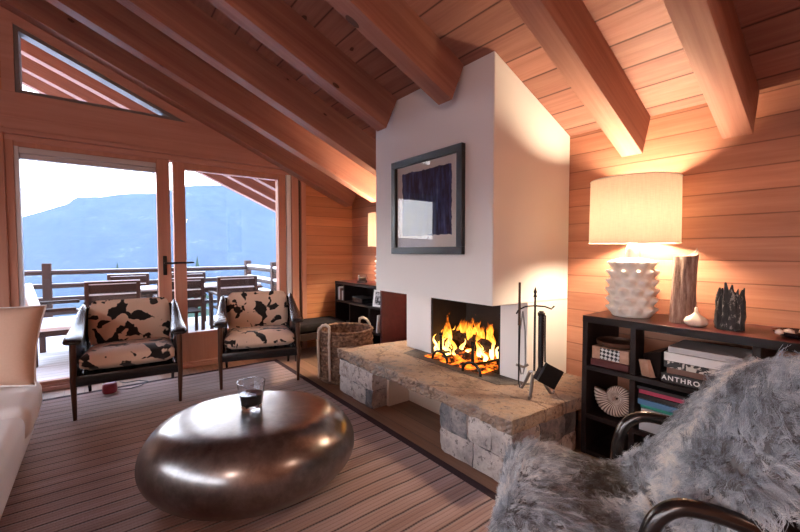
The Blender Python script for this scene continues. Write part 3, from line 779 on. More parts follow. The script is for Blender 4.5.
# ------------------------------------------------------------------ cowhide armchairs
def make_armchair():
    r = empty('armchair', (0, 0, 0), 'x', 'armchair', 'cowhide armchairs by the window')
    for sx in (-1, 1):
        MB().tube([(sx*.335, .02, 0), (sx*.338, .012, .28), (sx*.335, .01, .57)], [.012, .020, .021], 12).build('leg', M['walnut'], r, smooth=True)
        MB().tube([(sx*.315, .72, 0), (sx*.325, .66, .3), (sx*.315, .645, .55), (sx*.305, .665, .745)], [.012, .019, .02, .016], 12).build('leg', M['black'], r, smooth=True)
    mb = MB(); mb.box(-.335, .335, 0.0, .035, .245, .325, .008); mb.box(-.335, .335, .60, .635, .27, .34, .008)
    for sx in (-1, 1): mb.box(sx*.325-.014, sx*.325+.014, .02, .62, .255, .325, .006)
    mb.box(-.30, .30, .03, .60, .285, .315)
    mb.build('seat_frame', M['black'], r, smooth=True)
    # sculpted arms: a band sweeping from the front pad up to the top of the back
    for sx in (-1, 1):
        path = [(-.015, .570, .060), (.02, .588, .074), (.10, .602, .074), (.22, .620, .064), (.36, .655, .052), (.50, .708, .042), (.62, .755, .032), (.68, .765, .024)]
        mb = MB()
        rings = []
        for (y, z, w) in path:
            c = sx*(.335+.006*(1-y)) ; h = .020
            cin = c-sx*w; cout = c+sx*w*.72
            cin = c-sx*(w*.9)
            prof = [(cout, z-h*1.1), (cout+sx*.004, z-h*.3), (cout-sx*.01, z+h*.55), (c, z+h*.85), (cin+sx*.012, z+h*.4), (cin, z-h*.3), (cin+sx*.006, z-h*1.1)]
            rings.append([mb.bm.verts.new((q[0], y, q[1])) for q in prof])
        for A, B in zip(rings, rings[1:]):
            for k in range(7): mb.bm.faces.new([A[k], A[(k+1) % 7], B[(k+1) % 7], B[k]])
        mb.bm.faces.new(rings[0]); mb.bm.faces.new(rings[-1][::-1])
        o = mb.build('armrest', M['black'], r, smooth=True, angle=180); subsurf(o, 2)
        # upholstered side panel below the arm
        pn = MB().prism([(.03, .30), (.60, .30), (.655, .55), (.655, .735), (.50, .685), (.36, .635), (.20, .60), (.03, .575)], 0, sx*.318, sx*.340, .004)
        pn.build('side_panel', M['black'], r)
    def cushion(w, d, h, puff, n=10):
        b = bmesh.new(); bmesh.ops.create_cube(b, size=1); bmesh.ops.subdivide_edges(b, edges=b.edges[:], cuts=n, use_grid_fill=True)
        for v in b.verts:
            x, y, z = v.co*2
            rx = math.copysign(1-(1-abs(x))**1.0, x)
            v.co = Vector((x*w/2, y*d/2, z*h/2*(1+puff*(1-x*x)*(1-y*y))))
            # round the edges
            ex = max(0, abs(x)-.86)/.14; ey = max(0, abs(y)-.86)/.14; ez = max(0, abs(z)-.35)/.65
            k = ez*ez*.022
            v.co.x -= math.copysign(k*min(1, ex), x); v.co.y -= math.copysign(k*min(1, ey), y)
            v.co.z -= math.copysign((max(ex, ey)**2)*.018*ez, z)
        return b
    mb = MB(); mb.merge(cushion(.605, .60, .135, .22), T(0, .315, .392, rx=math.radians(-4)))
    mb.build('seat_cushion', M['cowhide'], r, smooth=True, angle=180)
    mb = MB(); mb.merge(cushion(.60, .115, .40, .0), T(0, .625, .60, rx=math.radians(-17)))
    mb.build('backrest', M['cowhide'], r, smooth=True, angle=180)
    return r
ac = make_armchair()
ac.location = (.160, 3.612, .0145); ac.rotation_euler = (0, 0, math.radians(-4.5))
ac['label'] = 'black and tan cowhide armchair on the left, before the open view of the mountain'
a2 = copy_tree(ac); a2.location = (1.146, 3.575, .0145); a2.rotation_euler = (0, 0, math.radians(-15.7))
a2['label'] = 'black and tan cowhide armchair on the right, beside the woven basket'

# ------------------------------------------------------------------ sofa
so = empty('sofa', (-.9, 2.0, 0), 'pale upholstered sofa at the left edge of the room', 'sofa')
def softbox(x0, x1, y0, y1, z0, z1, r, amp=.006, seed=0):
    mb = MB(); b = bmesh.new(); bmesh.ops.create_cube(b, size=1)
    for v in b.verts: v.co = Vector(((x0+x1)/2+v.co.x*(x1-x0), (y0+y1)/2+v.co.y*(y1-y0), (z0+z1)/2+v.co.z*(z1-z0)))
    bmesh.ops.bevel(b, geom=b.edges[:], offset=r, segments=5, affect='EDGES', profile=.5)
    bmesh.ops.subdivide_edges(b, edges=[e for e in b.edges if e.calc_length() > .2], cuts=8, use_grid_fill=True)
    mb.merge(b); mb.noise(amp, 5, seed); return mb
L(MB().box(-1.30, -.365, .3, 3.42, .085, .235, .015).build('base', M['white_fabric'], so, smooth=True), so)
L(softbox(-1.20, -.315, 2.80, 3.40, .236, .432, .055, .008, 1).build('seat_cushion', M['white_fabric'], so, smooth=True, angle=180), so)
L(softbox(-1.20, -.315, 1.0, 2.66, .236, .440, .045, .008, 2).build('seat_cushion', M['white_fabric'], so, smooth=True, angle=180), so)
L(softbox(-1.30, -.385, 3.425, 3.53, .09, .70, .03, .003, 3).build('armrest', M['white_fabric'], so, smooth=True, angle=180), so)
L(softbox(-1.52, -1.31, .3, 3.53, .09, .60, .05, .004, 4).build('backrest', M['white_fabric'], so, smooth=True, angle=180), so)
for x, y in ((-.42, 3.25), (-.42, .5), (-1.4, 3.25), (-1.4, .5)):
    L(MB().tube([(x, y, .0105), (x, y, .09)], [.018, .026], 12).build('leg', M['walnut'], so, smooth=True), so)
def throw(w, h, t):
    mb = MB()
    def side_fn(s):
        def fn(u, v):
            x = u*2-1; y = v*2-1
            pinch = 1-.075*(1-abs(x)**2)*abs(y)**3*1.0; pinch2 = 1-.075*(1-abs(y)**2)*abs(x)**3
            th = t*((1-x**4)*(1-y**4))**.5*.5
            return (x*w/2*pinch2, s*th, y*h/2*pinch)
        return fn
    mb.grid(side_fn(1), 22, 22); mb.grid(side_fn(-1), 22, 22)
    bmesh.ops.remove_doubles(mb.bm, verts=mb.bm.verts[:], dist=1e-4)
    return mb
pl = empty('throw_pillow', (-.575, 3.225, .700), 'blush linen throw pillow with white piping leaning on the sofa arm', 'pillow')
pl.rotation_euler = (math.radians(-15), math.radians(4), math.radians(-7))
throw(.56, .48, .17).build('pillow_cover', M['blush_fabric'], pl, smooth=True, angle=180)
pp = []
for k in range(81):
    s_ = k/80*4; q = int(s_) % 4; f_ = (s_-int(s_))*2-1
    x, y = [(f_, 1), (1, -f_), (-f_, -1), (-1, f_)][q]
    pp.append((x*.28*(1-.075*(1-y*y)*abs(x)**3), 0, y*.24*(1-.075*(1-x*x)*abs(y)**3)))
MB().tube(pp, .006, 6).build('piping', M['white_fabric'], pl, smooth=True)

# ------------------------------------------------------------------ right bookcase
XB = 2.34; BT = .857
bc = empty('bookcase', (2.55, .35, 0), 'low dark espresso bookcase along the wall under the lit lamp', 'bookcase')
BY0, BY1 = -.75, 1.19
L(MB().box(XB, XR-.003, BY0, BY1, BT-.04, BT, .003).build('top', M['plumwood'], bc), bc)
o = L(MB().box(XB-.001, XB+.006, BY0, BY1, BT-.041, BT-.001).build('front_edge', M['espresso'], bc), bc)
for y in (BY1-.03, BY0):
    L(MB().box(XB, XR-.003, y, y+.03, 0, BT-.041, .002).build('side_panel', M['espresso'], bc), bc)
for z in (.555, .255, .03):
    L(MB().box(XB+.002, XR-.003, BY0+.03, BY1-.03, z-.028, z, .002).build('shelf', M['espresso'], bc), bc)
for y in (.905, .39, -.2):
    for z0, z1 in ((.557, BT-.042), (.257, .525), (.032, .226)):
        L(MB().box(XB+.004, XR-.003 if z0 < .5 or y < .9 else XB+.12, y-.015, y+.015, z0, z1, .002).build('divider', M['espresso'], bc), bc)
S1, S2 = .556, .256
# lamps
def make_lamp(name, loc, label, bulbmat, sr, group='spiky ceramic table lamps'):
    r = empty(name, loc, label, 'lamp', group)
    mb = MB(); nr, ns = 66, 120
    H = .352; R0 = .118
    def prof(u):
        rr = R0*(1-.10*(2*abs(u-.45))**2.2)
        if u < .05: rr *= .90+.10*math.sqrt(u/.05)
        if u > .93: rr *= math.sqrt(max(0, 1-((u-.93)/.07)**2))*.7+.3
        return rr
    rows = 6; cols = 10
    def fn(u, v):
        rr = prof(u); a = 2*PI*v
        best = 0
        for k in range(rows):
            uc = .10+.78*k/(rows-1); off = (k % 2)*.5
            da = ((v*cols+off+.5) % 1)-.5
            dd = math.hypot(da/.43, (u-uc-.014)/.070)
            best = max(best, max(0, 1-dd)**.95)
        rr += best*.030
        z = H*u+best*.012
        return (rr*math.cos(a), rr*math.sin(a), z)
    mb.grid(fn, nr, ns, wrap=True)
    mb.build('ceramic_body', M['ceramic'], r, smooth=True, angle=180)
    MB().lathe([(0, H-.004), (.036, H-.002), (.036, H+.055), (.030, H+.068), (.026, H+.088), (0, H+.088)], 24).build('neck', M['ceramic_neck'], r, smooth=True, angle=50)
    z0, z1 = H+.088, H+.088+.375
    MB().tube([(0, 0, z0-.0), (0, 0, z0+.08)], .012, 10).tube([(0, 0, z0+.05), (sr*.5, 0, z0+.05), (sr-.004, 0, z0+.02)], .003, 6).tube([(0, 0, z0+.05), (-sr*.5, 0, z0+.05), (-sr+.004, 0, z0+.02)], .003, 6).build('bulb_holder', M['steel'], r, smooth=True)
    MB().lathe([(0, z0+.08), (.022, z0+.082), (.060, z0+.125), (.070, z0+.165), (.055, z0+.21), (0, z0+.235)], 16).build('bulb', bulbmat, r, smooth=True, angle=180)
    sh = MB(); sh.lathe([(sr, z0-.0), (sr*.985, z1)], 64); sh.lathe([(sr-.003, z0), (sr*.985-.003, z1)], 64)
    sh.build('lamp_shade', M['shade'], r, smooth=True, angle=180)
    for rr_, zz_ in ((sr, z0), (sr*.985, z1)):
        MB().tube([(rr_*math.cos(a), rr_*math.sin(a), zz_) for a in [2*PI*i/48 for i in range(49)]], .003, 6, cap=False).build('shade_rim', M['paper'], r, smooth=True)
    return r
lm = make_lamp('table_lamp', (2.54, .995, BT+.001), 'lit spiky ceramic table lamp with a linen drum shade on the right bookcase', M['bulb'], .238)
MB().tube([(.10, .05, .006), (.14, .10, .006), (.165, .165, .012), (.20, .175, .004)], .003, 6).build('cord', M['rubber'], lm, smooth=True)
# driftwood trunk
dv = MB()
def trunk(u, v):
    a = 2*PI*v; r = .052*(1.12-.30*u+.22*u*u*u)*(1+.10*math.sin(3*a+u*2)+.06*math.sin(5*a+1+u*3)+.04*noise.noise(Vector((math.cos(a)*3, math.sin(a)*3, u*5))))
    z = .365*u
    if u > .85: z += .045*max(0, math.cos(a+.9))**3*(u-.85)/.15
    return (r*math.cos(a)+.016*u*u, r*math.sin(a)-.012*u, z)
V = dv.grid(trunk, 40, 48, wrap=True)
dv.bm.faces.new(V[0]); cv = dv.bm.verts.new((.012, -.01, .32))
for k in range(48): dv.bm.faces.new([V[-1][k], V[-1][(k+1) % 48], cv])
t = NT('silvered_driftwood'); c = t.coord(); n = t.noise(t.scale(c, (55, 55, 7)), 1, 5, .7)
col = t.ramp(n, [(.3, (.13, .065, .05)), (.5, (.32, .20, .155)), (.7, (.52, .38, .31))]); M['driftwood'] = t.done(t.bsdf(col, .8, 0, t.bump(n, .8, .012), .2))
o = dv.build('driftwood_vase', M['driftwood'], smooth=True, angle=50, loc=(2.53, .735, BT+.001)); tag(o, 'tall brown driftwood trunk vase standing beside the lit lamp', 'vase')
# garlic shaped ceramic
g = MB().lathe([(0, 0), (.030, .001), (.047, .014), (.050, .028), (.040, .046), (.018, .060), (.008, .075), (.006, .098), (0, .102)], 40, fn=lambda a, z: 1+.06*math.sin(a*7)*(1 if z < .06 else .3))
o = g.build('ceramic_garlic_bulb', M['clay'], smooth=True, angle=180, loc=(2.452, .648, BT+.001)); tag(o, 'pale ceramic garlic bulb in front of the driftwood vase', 'ornament')
# dark shard vase
cv_ = MB(); rnd = random.Random(21)
for k in range(13):
    a = 2*PI*k/13; rr = .040; h = rnd.uniform(.17, .245); w = rnd.uniform(.018, .026)
    pts = []; rs = []
    for i in range(7):
        u = i/6
        pts.append((rr*math.cos(a)*(1+.18*u)+rnd.uniform(-.003, .003), rr*math.sin(a)*(1+.18*u)+rnd.uniform(-.003, .003), h*u)); rs.append(w*(1-.85*u**3))
    cv_.tube(pts, rs, 7, flat=.6)
cv_.lathe([(0, .0), (.05, .0), (.05, .10), (.03, .105), (0, .09)], 24)
cv_.noise(.006, 40, 2)
t = NT('charred_bark'); c = t.coord(); n = t.noise(t.scale(c, (40, 40, 16)), 1, 5, .7)
col = t.ramp(n, [(.35, (.008, .007, .008)), (.58, (.03, .028, .028)), (.66, (.40, .37, .34))]); M['charbark'] = t.done(t.bsdf(col, .55, 0, t.bump(n, .8, .01), .4))
o = cv_.build('dark_bark_vase', M['charbark'], smooth=True, angle=40, loc=(2.49, .517, BT+.001)); tag(o, 'black jagged bark vase with pointed shards along its rim', 'vase')
# dish with shell
ds = empty('dish', (2.50, .275, BT+.001), 'dark glazed dish with pale shell pieces at the right edge of the bookcase top', 'dish')
MB().lathe([(0, 0), (.05, 0), (.085, .018), (.09, .028), (.08, .024), (.045, .010), (0, .008)], 32).build('bowl', M['darkdish'], ds, smooth=True, angle=60)
b = MB()
for (x, y, r) in ((-.075, .055, .016), (-.03, .03, .02), (.02, -.02, .025), (-.06, .02, .014)): b.lathe([(0, 0), (r, .006), (r*.9, .018), (0, .026)], 12, (x, y, .014))
b.build('shell_pieces', M['pearl'], ds, smooth=True, angle=180)

# books helper: lying flat, spine towards -X (room)
def colour(name, c, rough=.45): return plain(name, c, rough, var=.08)
BC = {'grey': colour('grey_cover', (.45, .44, .45)), 'white': colour('white_cover', (.70, .68, .67)), 'black': colour('black_cover', (.014, .013, .014)), 'navy': colour('navy_cover', (.03, .08, .16)),
      'pink': colour('crimson_cover', (.42, .035, .09)), 'teal': colour('teal_cover', (.02, .30, .22)), 'blue': colour('blue_cover', (.08, .20, .38)), 'paleb': colour('pale_blue_cover', (.45, .50, .55)), 'brown': colour('brown_cover', (.16, .075, .05))}
t = NT('black_floral_cover'); c = t.coord(rand=True); n = t.noise(c, 26, 3, .5, 1)
M['floral'] = t.done(t.bsdf(t.ramp(n, [(.50, (.015, .014, .015)), (.54, (.60, .55, .50))]), .4))
t = NT('black_white_weave'); c = t.coord(); x_, y_, z_ = sepxyz(t, c)
ch = t.n('ShaderNodeTexChecker'); ch.inputs['Scale'].default_value = 62; rm = t.n('ShaderNodeMapping'); rm.inputs['Rotation'].default_value = (.7, 0, 0); t.l(c, rm.inputs[0]); t.l(rm.outputs[0], ch.inputs['Vector'])
ch.inputs['Color1'].default_value = (.02, .02, .022, 1); ch.inputs['Color2'].default_value = (.55, .55, .54, 1)
M['weave'] = t.done(t.bsdf(ch.outputs[0], .8))
def book(x0, depth, yc, length, z, th, cover, label, group, rz=0, name='book'):
    """spine along Y, at x0; pages behind"""
    r = empty(name, (x0+depth/2, yc, z), label, 'book', group, rz)
    d, l = depth/2, length/2; c = .0035
    mb = MB(); mb.box(-d, d, -l, l, 0, c); mb.box(-d, d, -l, l, th-c, th); mb.box(-d-.002, -d+.004, -l, l, 0, th, .0015)
    mb.build('cover', cover, r)
    MB().box(-d+.005, d-.006, -l+.005, l-.005, c, th-c).build('pages', M['paper'], r)
    return r
G1 = 'art books stacked below the driftwood vase'
z = S1+.001
book(2.355, .26, .588, .362, z, .048, BC['black'], 'black art book with white lettering on its spine, lowest of the stack', G1)
zb = z; z += .049
bk = None
book(2.362, .25, .58, .33, z, .032, BC['brown'], 'brown striped art book second from the bottom of the stack', G1); z += .033
book(2.35, .26, .585, .34, z, .034, M['floral'], 'art book with a black and white patterned spine in the stack', G1); z += .035
book(2.352, .26, .583, .345, z, .044, BC['white'], 'thick pale grey art book under the top book of the stack', G1); z += .045
book(2.36, .25, .59, .30, z, .030, BC['grey'], 'grey art book on top of the stack under the bookcase top', G1)
def lettering(s, parent, loc, size, m, rot):
    cu = bpy.data.curves.new('spine_lettering', 'FONT'); cu.body = s; cu.size = size; cu.extrude = .0004; cu.align_x = 'LEFT'; cu.align_y = 'CENTER'; cu.space_character = 1.25; cu.offset = size*.02
    cu.materials.append(m); o = bpy.data.objects.new('tmp_text', cu); COL.objects.link(o); bpy.context.view_layer.update(); me = bpy.data.meshes.new_from_object(o.evaluated_get(bpy.context.evaluated_depsgraph_get())); bpy.data.objects.remove(o); o = bpy.data.objects.new('spine_lettering', me); COL.objects.link(o); o.parent = parent; o.location = loc; o.rotation_euler = rot; return o
anth = [o for o in bpy.data.objects if o.get('label', '').startswith('black art book with white')][0]
lettering('ANTHRO', anth, (-.1335, .176, .024), .0345, M['whitemat'], (PI/2, 0, -PI/2))
G2 = 'books lying on the lower shelf beside the fossil'
z = S2+.001
for nm, (cv2, th, ln, lab) in enumerate((('paleb', .060, .34, 'thick pale blue book, lowest on the lower shelf beside the fossil'), ('grey', .060, .33, 'thick grey book under the teal one on the lower shelf'), ('teal', .020, .34, 'thin teal green book under the blue one on the lower shelf'),
                          ('blue', .030, .36, 'blue book between the teal and black ones on the lower shelf'), ('black', .025, .36, 'black book directly under the crimson one on the lower shelf'), ('pink', .025, .36, 'crimson pink book near the top of the lower shelf pile'), ('black', .018, .37, 'thin black book on top of the crimson one on the lower shelf'))):
    book(2.36+.006*(nm % 3), .25, .70, ln, z, th, BC[cv2], lab, G2); z += th+.001
z = .031
mg = book(2.36, .22, .68, .30, z, .10, BC['paleb'], 'thick pile-bottom grey journal on the lowest shelf by the chair arm', 'journals on the lowest shelf')
# box stack top-left
t_ = empty('wooden_box', (2.47, 1.040, S1+.001), 'low red-brown wooden box carrying the woven box on the upper shelf', 'box')
MB().box(-.110, .12, -.108, .108, 0, .040, .003).build('body', M['plumwood'], t_)
t_ = empty('woven_box', (2.47, 1.04, S1+.042), 'square pale box with a black and white woven front under the round lid', 'box')
MB().box(-.10, .10, -.105, .105, 0, .075, .003).build('body', M['driftbox'], t_)
MB().box(-.1035, -.1005, -.055, .055, .004, .072).build('patterned_panel', M['weave'], t_)
t_ = MB().lathe([(0, 0), (.085, 0), (.110, .012), (.113, .034), (.105, .036), (.10, .020), (0, .016)], 40)
o = t_.build('round_tray', M['walnut'], smooth=True, angle=40, loc=(2.465, 1.04, S1+.118)); tag(o, 'round dark tray lying on top of the woven box', 'tray')
# angular wooden sculpture
b = MB(); b.hexa([(-.08, -.02, 0), (.08, -.025, 0), (.09, .04, 0), (-.06, .045, 0)], [(-.11, -.032, .155), (.09, -.03, .16), (.10, .05, .12), (-.06, .078, .115)], .004)
o = b.build('angular_bowl', M['espresso'], loc=(2.47, .803, S1+.001)); tag(o, 'dark angular wooden bowl between the woven box and the book stack', 'bowl')
o2 = MB().hexa([(-.105, .02, 0), (-.085, .0, 0), (-.075, .06, 0), (-.095, .065, 0)], [(-.128, .03, .10), (-.113, .02, .10), (-.085, .078, .09), (-.105, .08, .09)]).build('light_wood_face', M['driftbox'], o)
# ammonite
am = MB(); N = 420; turns = 3.1; prev = []
for i in range(N):
    u = i/(N-1); a = u*turns*2*PI; gr = math.exp((u-1)*2.3); R = .088*gr; r = .045*gr
    c = Vector((0, math.cos(a)*R, math.sin(a)*R)); rib = 1+.05*math.sin(a*34)
    prev.append([am.bm.verts.new(c+Vector((math.sin(q)*r*.95*rib, 0, 0))+Vector((0, math.cos(a), math.sin(a)))*math.cos(q)*r*1.05*rib) for q in [2*PI*k/14 for k in range(14)]])
for A, B in zip(prev, prev[1:]):
    for k in range(14): am.bm.faces.new([A[k], A[(k+1) % 14], B[(k+1) % 14], B[k]])
am.bm.faces.new(prev[0]); am.bm.faces.new(prev[-1])
t = NT('fossil_stone'); c = t.coord(); x_, y_, z_ = sepxyz(t, c)
n = t.noise(c, 20, 4); ang = t.math('ARCTAN2', z_, y_)
rb = t.math('MULTIPLY_ADD', t.math('SINE', t.math('MULTIPLY', ang, 34)), .5, .5)
col = t.mix(t.math('MULTIPLY', rb, .0), t.ramp(n, [(.3, (.46, .32, .26)), (.7, (.78, .64, .55))]), (.2, .1, .08)); col = t.mix(t.math('MULTIPLY', t.math('SUBTRACT', .72, rb, clamp=True), 1.6, clamp=True), col, (.10, .05, .04)); M['fossil'] = t.done(t.bsdf(col, .55, 0, t.bump(n, .3, .004), .4))
o = am.build('ammonite_fossil', M['fossil'], smooth=True, angle=180, loc=(2.43, 1.037, S2+.118), rot=(math.radians(-20), math.radians(8), 0)); tag(o, 'pale ribbed ammonite fossil standing on the lower shelf', 'fossil')
bpy.context.view_layer.update(); ws = [o.matrix_world @ v.co for v in o.data.vertices]
o.location.y += 1.04-(max(q.y for q in ws)+min(q.y for q in ws))/2; o.location.z += S2+.002-min(q.z for q in ws)
# cutlery-like pale things right of the second divider
G3 = 'pale slim books standing on the upper shelf'
for k, (y, h, th, mm) in enumerate(((.345, .19, .008, 'white'), (.318, .17, .020, 'black'), (.292, .185, .007, 'white'), (.279, .185, .007, 'grey'), (.266, .18, .006, 'white'), (.245, .17, .018, 'navy'), (.225, .19, .008, 'white'))):
    r = empty('upright_booklet', (2.45, y, S1+.001), ['thin white booklet standing first beside the divider', 'black booklet standing second from the divider', 'thin white booklet standing third from the divider', 'thin grey booklet standing fourth from the divider', 'thin white booklet standing fifth from the divider', 'navy booklet standing sixth from the divider', 'thin white booklet standing last in the row'][k], 'booklet', G3)
    MB().box(-.08, .08, -th/2, th/2, 0, h, .001).build('cover', BC[mm], r); MB().box(-.078, .0795, -th/2+.0015, th/2-.0015, .002, h+.0005).build('pages', M['paper'], r)

# ------------------------------------------------------------------ bookcase behind the chimney
fb = empty('bookcase', (2.6, 4.0, 0), 'low dark bookcase in the corner left of the chimney', 'bookcase')
FX, FY0, FY1, FT = 2.42, 3.46, 4.52, .862
L(MB().box(FX, XR-.003, FY0, FY1, FT-.035, FT, .003).build('top', M['plumwood'], fb), fb)
for y, mm in ((FY0, 'plumwood'), (FY1-.028, 'espresso')):
    L(MB().box(FX, XR-.003, y, y+.028, 0, FT-.036, .002).build('side_panel', M[mm], fb), fb)
L(MB().box(FX-.001, FX+.006, FY0, FY1, FT-.036, FT-.001).build('front_edge', M['espresso'], fb), fb)
L(MB().box(XR-.012, XR-.004, FY0+.03, FY1-.03, .02, FT-.037).build('back_panel', M['espresso'], fb), fb)
for z in (.62, .33, .04):
    L(MB().box(FX+.002, XR-.013, FY0+.03, FY1-.03, z-.025, z, .002).build('shelf', M['espresso'], fb), fb)
for y, z0, z1 in ((4.30, .622, .825), (4.16, .332, .594), (3.72, .332, .594), (4.0, .042, .304)):
    L(MB().box(FX+.004, XR-.013, y-.012, y+.012, z0, z1, .002).build('divider', M['espresso'], fb), fb)
make_lamp('table_lamp', (2.63, 3.66, FT+.001), 'lit spiky lamp half hidden behind the left side of the chimney', M['bulb2'], .215)
cd = empty('candle_jar', (2.53, 4.03, FT+.001), 'small glass candle jar on top of the corner bookcase', 'candle')
MB().lathe([(0, 0), (.062, 0), (.062, .02), (0, .02)], 24).build('base', M['black'], cd, smooth=True)
MB().lathe([(.055, .021), (.066, .05), (.055, .10), (.050, .10), (.060, .05), (.050, .023)], 24).build('jar', M['tumbler'], cd, smooth=True)
MB().lathe([(0, .022), (.045, .022), (.045, .065), (0, .065)], 20).build('candle', M['wax'], cd, smooth=True)
for k, (y, h, mm) in enumerate(((4.47, .16, 'grey'), (4.445, .17, 'white'), (4.42, .15, 'brown'), (4.37, .12, 'white'), (4.345, .12, 'grey'))):
    r = empty('upright_book', (2.52, y, .621), ['grey book standing furthest left on the corner bookcase shelf', 'white book standing second from the left on the corner shelf', 'brown book standing third from the left on the corner shelf', 'low white book beside the divider of the corner shelf', 'low grey book touching the divider of the corner shelf'][k], 'book', 'books standing in the corner bookcase')
    MB().box(-.08, .08, -.009, .009, 0, h, .001).build('cover', BC[mm], r); MB().box(-.077, .081, -.0065, .0065, .003, h+.0005).build('pages', M['paper'], r)
bx = empty('storage_box', (2.52, 4.02, .621), 'small dark lidded box on the middle shelf of the corner bookcase', 'box')
MB().box(-.07, .07, -.115, .115, 0, .055, .003).build('body', M['black'], bx); MB().box(-.073, .073, -.118, .118, .0555, .075, .003).build('lid', M['darkcloth'], bx)
pf = empty('photo_frame', (2.46, 3.585, .622), 'white photo frame leaning on the corner bookcase beside the chimney', 'photo frame'); pf.rotation_euler = (0, math.radians(10), math.radians(20))
b = MB()
for a0, a1, c0, c1 in ((-.075, .075, 0, .022), (-.075, .075, .168, .19), (-.075, -.053, .022, .168), (.053, .075, .022, .168)): b.box(-.007, .007, a0, a1, c0, c1, .002)
b.build('frame', M['whiteframe'], pf)
t = NT('dark_photo'); c = t.coord(); n = t.noise(c, 26, 4); M['photo'] = t.done(t.bsdf(t.ramp(n, [(.42, (.03, .03, .035)), (.5, (.30, .30, .31)), (.6, (.62, .62, .62))]), .3))
MB().box(-.003, .003, -.053, .053, .022, .168).build('photograph', M['photo'], pf)
wb = empty('upright_book', (2.50, 3.57, .334), 'pale book leaning at the near end of the corner bookcase lower shelf', 'book', 'books standing in the corner bookcase'); wb.rotation_euler = (math.radians(7), 0, 0)
MB().box(-.075, .075, -.012, .012, 0, .20, .001).build('cover', BC['white'], wb); MB().box(-.072, .076, -.009, .009, .003, .2005).build('pages', M['paper'], wb)

# dark bench in the corner
bn = empty('bench', (2.05, 4.38, 0), 'low bench with a charcoal cushion in the corner behind the basket', 'bench')
b = MB()
for k in range(5): b.box(-.33, .33, -.21+k*.09, -.15+k*.09, .275, .30, .004)
b.box(-.34, .34, -.235, -.20, .22, .30, .004); b.box(-.34, .34, .20, .235, .22, .30, .004)
b.build('slatted_frame', M['teak'], bn)
for sx in (-.31, .31):
    for sy in (-.2, .2): MB().tube([(sx, sy, 0), (sx, sy, .225)], .018, 8).build('leg', M['teakz'], bn, smooth=True)
softbox(-.34, .34, -.235, .235, .301, .40, .035, .006, 9).build('cushion', M['benchcloth'], bn, smooth=True, angle=180)

# woven basket
bk = empty('log_basket', (1.90, 3.34, 0), 'tall round woven basket with rope handles beside the hearth', 'basket')
def weave(r0, r1, z0, z1, nrow, nst):
    mb = MB()
    nu = nrow*4; nv = nst*2
    def fn(u, v):
        z = z0+(z1-z0)*u; row = u*nrow; rr = r0+(r1-r0)*u+.012*math.sin(PI*u)
        k = abs(math.sin(PI*row)); ph = int(min(row, nrow-.001)) % 2
        wv = math.cos(PI*(v*nst+ph))
        rr += .020*k*(.60+.40*wv)-.012+.003*noise.noise(Vector((v*40, u*30, 0)))
        a = 2*PI*v
        return (rr*math.cos(a), rr*math.sin(a), z)
    mb.grid(fn, nu, nv, wrap=True); return mb
weave(.255, .265, .006, .475, 13, 26).build('outer_weave', M['wicker'], bk, smooth=True, angle=180)
MB().lathe([(0, .012), (.232, .012), (.242, .47)], 40).build('inner_lining', M['wicker'], bk, smooth=True, angle=50)
rim = [(.260*math.cos(a), .260*math.sin(a), .482) for a in [2*PI*i/64 for i in range(65)]]
MB().tube(rim, .016, 8, cap=False).noise(.006, 60, 1).build('rim', M['wicker'], bk, smooth=True, angle=180)
def handle(ang):
    d = Vector((math.cos(ang), math.sin(ang), 0)); s_ = Vector((-d.y, d.x, 0)); mb = MB()
    pts = [d*0.276+s_*-.075+Vector((0, 0, .05)), d*0.286+s_*-.075+Vector((0, 0, .40)), d*0.276+s_*-.072+Vector((0, 0, .50)), d*0.259+s_*-.05+Vector((0, 0, .545)), d*0.254+Vector((0, 0, .56)), d*0.259+s_*.05+Vector((0, 0, .545)), d*0.276+s_*.072+Vector((0, 0, .50)), d*0.286+s_*.075+Vector((0, 0, .40)), d*0.276+s_*.075+Vector((0, 0, .05))]
    P = []
    for i in range(len(pts)-1):
        for k in range(6): P.append(pts[i].lerp(pts[i+1], k/6))
    P.append(pts[-1])
    mb.tube(P, [.013*(1+.12*math.sin(i*1.7)) for i in range(len(P))], 8).build('handle', M['rope'], bk, smooth=True, angle=180)
handle(math.radians(195)); handle(math.radians(15))

# red pot and cable under the left chair
rp = empty('red_lantern', (.04, 4.22, .0105), 'small red enamel lantern on the floor under the left armchair', 'lantern')
MB().lathe([(0, 0), (.05, 0), (.055, .02), (.052, .075), (.04, .085), (0, .085)], 24).build('body', M['red'], rp, smooth=True, angle=50)
MB().tube([(-.045, 0, .07), (-.03, 0, .115), (.03, 0, .115), (.045, 0, .07)], .004, 6).build('handle', M['blackmetal'], rp, smooth=True)
pts = [(.10, 4.24, .018), (.18, 4.20, .017), (.27, 4.24, .017), (.33, 4.33, .018), (.26, 4.42, .017), (.16, 4.44, .010), (.12, 4.52, .006)]
tag(MB().tube(pts, .004, 6).build('power_cable', M['rubber'], smooth=True), 'thin dark cable coiled on the floor behind the left armchair', 'cable')

# ------------------------------------------------------------------ sheepskin chair
SD = Vector((-.53, .85, 0)).normalized(); SE = Vector((.85, .53, 0)).normalized(); SC = Vector((1.38, .48, 0))
sk = empty('lounge_chair', (1.38, .48, .0105), 'lounge chair with curved dark metal arms covered in a shaggy grey sheepskin', 'armchair')
def loc(f, e_, z): return SD*f+SE*e_+Vector((0, 0, z))
